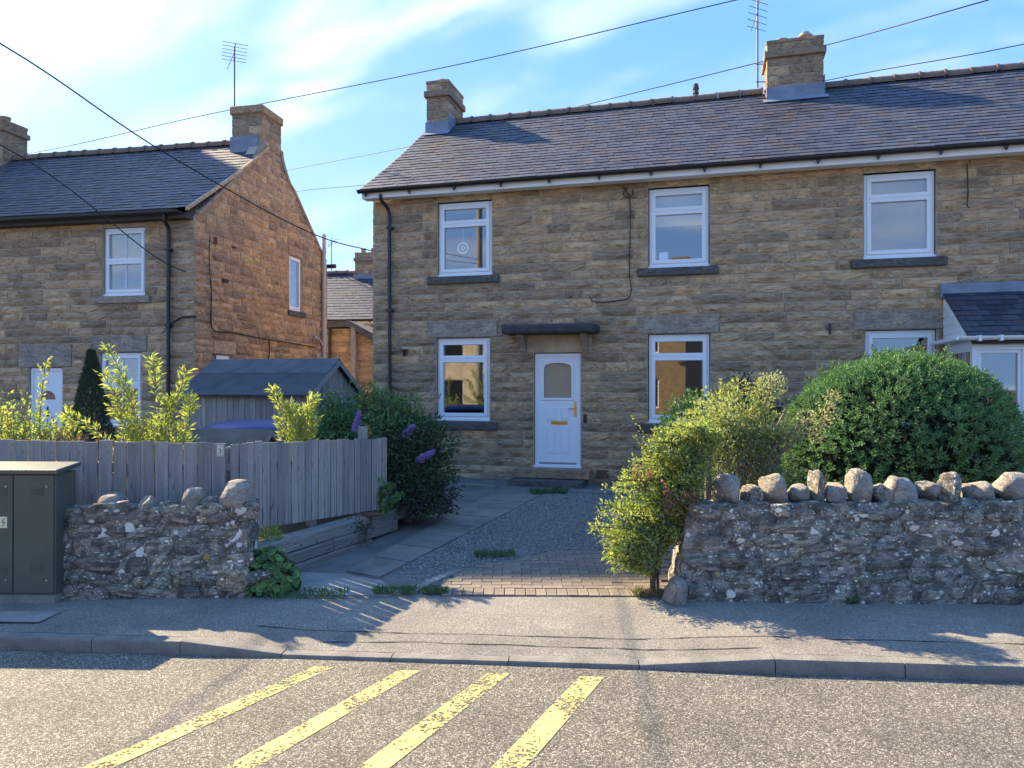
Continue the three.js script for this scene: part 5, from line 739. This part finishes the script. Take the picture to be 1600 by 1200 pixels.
plant('twiggy_shrub', 'sparse twiggy shrub with small pale leaves beside the clipped dome', 'shrub', [2.7, .2, -8.0], (L, T, r) => {
  const S = [[[2.7, .2, -8], [2.64, 1.03, -8.0], [2.99, 1.45, -8.0], [3.34, 1.73, -8.0], [3.5, 1.95, -8.0]], [[2.7, .2, -8], [2.43, 1.17, -8.0], [2.64, 1.66, -8.0], [2.78, 2.01, -8.0], [2.84, 2.2, -8.0]], [[2.7, .2, -8], [2.75, 1.14, -8.0], [2.89, 1.52, -8.0], [3.13, 1.7, -8.0]], [[2.7, .2, -8], [2.78, 1.35, -8.0], [3.06, 1.62, -8.0], [3.25, 1.8, -8.0]]]; for (const s of S) T.push(tube(s, .009, 20, 5));
  const tips = [[3.4, 1.8, .16, 60], [3.48, 1.98, .1, 40], [3.2, 1.72, .16, 60], [2.82, 2.12, .17, 150], [2.95, 1.62, .14, 60], [3.3, 1.6, .12, 40], [3.05, 1.55, .1, 40]]; for (const [x, y, s, n] of tips) { for (let k = 0; k < 4; k++) T.push(tube([[x - .05, y - .15, -8], [x, y - .05, -8], [x + (r() - .5) * s * 2, y + r() * s, -8 + (r() - .5) * s]], .003, 6, 4)); for (let i = 0; i < n * 2; i++) { const p = new THREE.Vector3(x, y, -8).add(rdir(r).multiplyScalar(s * Math.cbrt(r()))), d = rdir(r); d.y += .4; d.normalize(); L.add(p, d, sideOf(d, r), .042, .022, tint([[.4, .43, .16], [.45, .47, .19], [.28, .34, .11]][i % 3], r)); } }
}, leafThin);
plant('climbing_shrub', 'dark-green shrub growing against the house wall under the right ground-floor window', 'shrub', [2.3, .3, -9.6], (L, T, r) => {
  T.push(tube([[2.3, .3, -9.6], [2.3, 1, -9.6], [2.25, 1.7, -9.6]], .02, 8, 6)); crown(L, r, { centre: [2.3, 1.25, -9.6], radii: [.42, .85, .4], clumps: 360, per: 13, size: .07, width: .04, cols: midG, clump: .12, shell: .4, floor: .4, lump: .35 });
}, leafDense, mat.bark);
plant('dark_shrub', 'very dark shrub against the house wall left of the clipped dome', 'shrub', [3.6, .3, -11.2], (L, T, r) => { T.push(tube([[3.6, .3, -11.2], [3.6, 1, -11.2], [3.65, 1.7, -11.2]], .02, 8, 6)); crown(L, r, { centre: [3.6, 1.4, -11.2], radii: [.5, .9, .4], clumps: 300, per: 13, size: .06, width: .03, cols: [[.03, .06, .03], [.025, .05, .025]], clump: .12, shell: .4, floor: .4, lump: .3 }); }, leafDense, mat.bark);
plant('clipped_dome_shrub', 'large clipped dome of glossy green leaves behind the right wall', 'hedge', [4.85, .25, -9.1], (L, T, r) => {
  for (let i = 0; i < 8; i++) T.push(tube([[4.85, .2, -9.1], [4.85 + (r() - .5), 1, -9.1 + (r() - .5)], [4.85 + (r() - .5) * 2, 1.6, -9.1 + (r() - .5) * 1.6]], .02, 6, 5));
  const cols = [[.105, .23, .06], [.13, .27, .07], [.085, .195, .055], [.16, .31, .09]];
  for (let i = 0; i < 8200; i++) { const d = rdir(r); if (d.y < -.35) continue; const hy = d.y > 0 ? Math.pow(d.y, .8) : d.y; const lu = 1 + .085 * (fbm3(d.x * 3.2, d.y * 3.2, d.z * 3.2, 4) - .5) * 2, k = (.93 + .07 * r()) * lu, q = new THREE.Vector3(4.78 + d.x * 1.33 * k, 1.15 + hy * 1.38 * k + (d.y < 0 ? d.y * .6 : 0), -9.1 + d.z * 1.15 * k), ax = d.clone().add(rdir(r).multiplyScalar(.55)); ax.y += .35; ax.normalize(); const c0 = cols[Math.floor(r() * 4)], n = 7; const s0 = sideOf(ax, r), s1 = new THREE.Vector3().crossVectors(ax, s0); for (let j = 0; j < n; j++) { const a = j * 2.4 + r(), dd = s0.clone().multiplyScalar(Math.cos(a)).addScaledVector(s1, Math.sin(a)).multiplyScalar(.9).addScaledVector(ax, .35 + .12 * j).normalize(); L.add(q.clone().addScaledVector(ax, j * .008), dd, new THREE.Vector3().crossVectors(dd, ax).normalize(), .05 * (.8 + .4 * r()), .019, tint(c0, r, .3), .15); } }
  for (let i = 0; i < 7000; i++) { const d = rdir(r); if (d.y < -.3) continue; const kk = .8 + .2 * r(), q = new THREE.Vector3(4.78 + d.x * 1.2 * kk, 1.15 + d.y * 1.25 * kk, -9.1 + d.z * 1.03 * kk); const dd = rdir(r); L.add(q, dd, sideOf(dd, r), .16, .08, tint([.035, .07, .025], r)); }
  for (let i = 0; i < 90; i++) { const d = rdir(r); d.y = Math.abs(d.y); const q = [4.78 + d.x * 1.3, 1.15 + Math.pow(d.y, .8) * 1.34, -9.1 + d.z * 1.1], l = .06 + .1 * r(); stem(L, T, r, [q, [q[0] + d.x * l * .5, q[1] + l * .7, q[2] + d.z * l * .5], [q[0] + d.x * l, q[1] + l * 1.3, q[2] + d.z * l]], .003, 16, .045, .018, cols, .01); }
}, leafDense, mat.bark);
tag(mesh('hedge_shade_upright', rbox(2.05, 2.11, .2, 1.76, -7.86, -7.78, .008), M(.12, .1, .085, .9, { map: TX.wood })), 'dark upright standing in for the shaded hedge edge behind the end of the right wall', 'post');  // dark upright in place of the shade along the hedge edge
// weeds and tufts at the seams
function tuft(label, x, y, z, n, h, w, cols, name = 'weed_tuft', category = 'weeds') { plant(name, label, category, [x, y, z], (L, T, r) => { for (let i = 0; i < n; i++) { const px = x + (r() - .5) * w, pz = z + (r() - .5) * w * .4, d = new THREE.Vector3((r() - .5) * 1.4, .6 + r(), (r() - .5) * 1.4).normalize(); L.add(new THREE.Vector3(px, y, pz), d, sideOf(d, r), h * (.5 + r()), h * .16, tint(cols[i % cols.length], r), .3); } }); }
tuft('long green weeds along the pavement edge below the round-leaved plant', -1.95, .135, -7.0, 420, .05, .75, midG); tuft('green weeds growing among the broken edging stones', -1.12, .15, -7.06, 420, .055, .4, midG); tuft('small weed clump at the left corner of the block paving', -.74, .15, -7.05, 300, .05, .26, midG); tuft('dry grass tuft at the foot of the leaning shrub', 1.3, .15, -6.95, 420, .06, .3, [[.3, .27, .1], [.22, .22, .08]]); tuft('small grass tuft at the foot of the right wall', 3.1, .13, -6.75, 60, .09, .1, midG); tuft('weeds on the gravel near the door step', .62, .33, -12.35, 380, .08, .6, midG); tuft('weeds in the gravel behind the block paving', -.2, .2, -8.35, 300, .06, .45, midG);
plant('fern_clump', 'dusty weed growing out of the timber sleepers', 'weeds', [-1.92, .2, -8.85], (L, T, r) => { crown(L, r, { centre: [-1.92, .36, -8.85], radii: [.22, .2, .12], clumps: 60, per: 9, size: .05, width: .018, cols: [[.08, .1, .05], [.06, .09, .04]], clump: .08, shell: .3, floor: .18 }); });
plant('yellow_weed', 'bright yellow-green weed on the end of the sleeper bed', 'weeds', [-2.5, .53, -7.62], (L, T, r) => { crown(L, r, { centre: [-2.5, .58, -7.62], radii: [.12, .06, .1], clumps: 24, per: 8, size: .05, width: .02, cols: yellowG, clump: .05, shell: .3, floor: .53 }); });
tag(mesh('clay_shard', roughStone(rngOf(9), .7, 1, .2).scale(.12, .03, .07).translate(-1.72, .55, -9.05), M(.24, .13, .09, .95, { map: TX.stone })), 'broken reddish stone lying on the sleeper bed by the fence', 'stone');

scene.traverse(o => { if (o.isMesh) { o.castShadow = o.receiveShadow = true; } });
renderer.render(scene, camera);
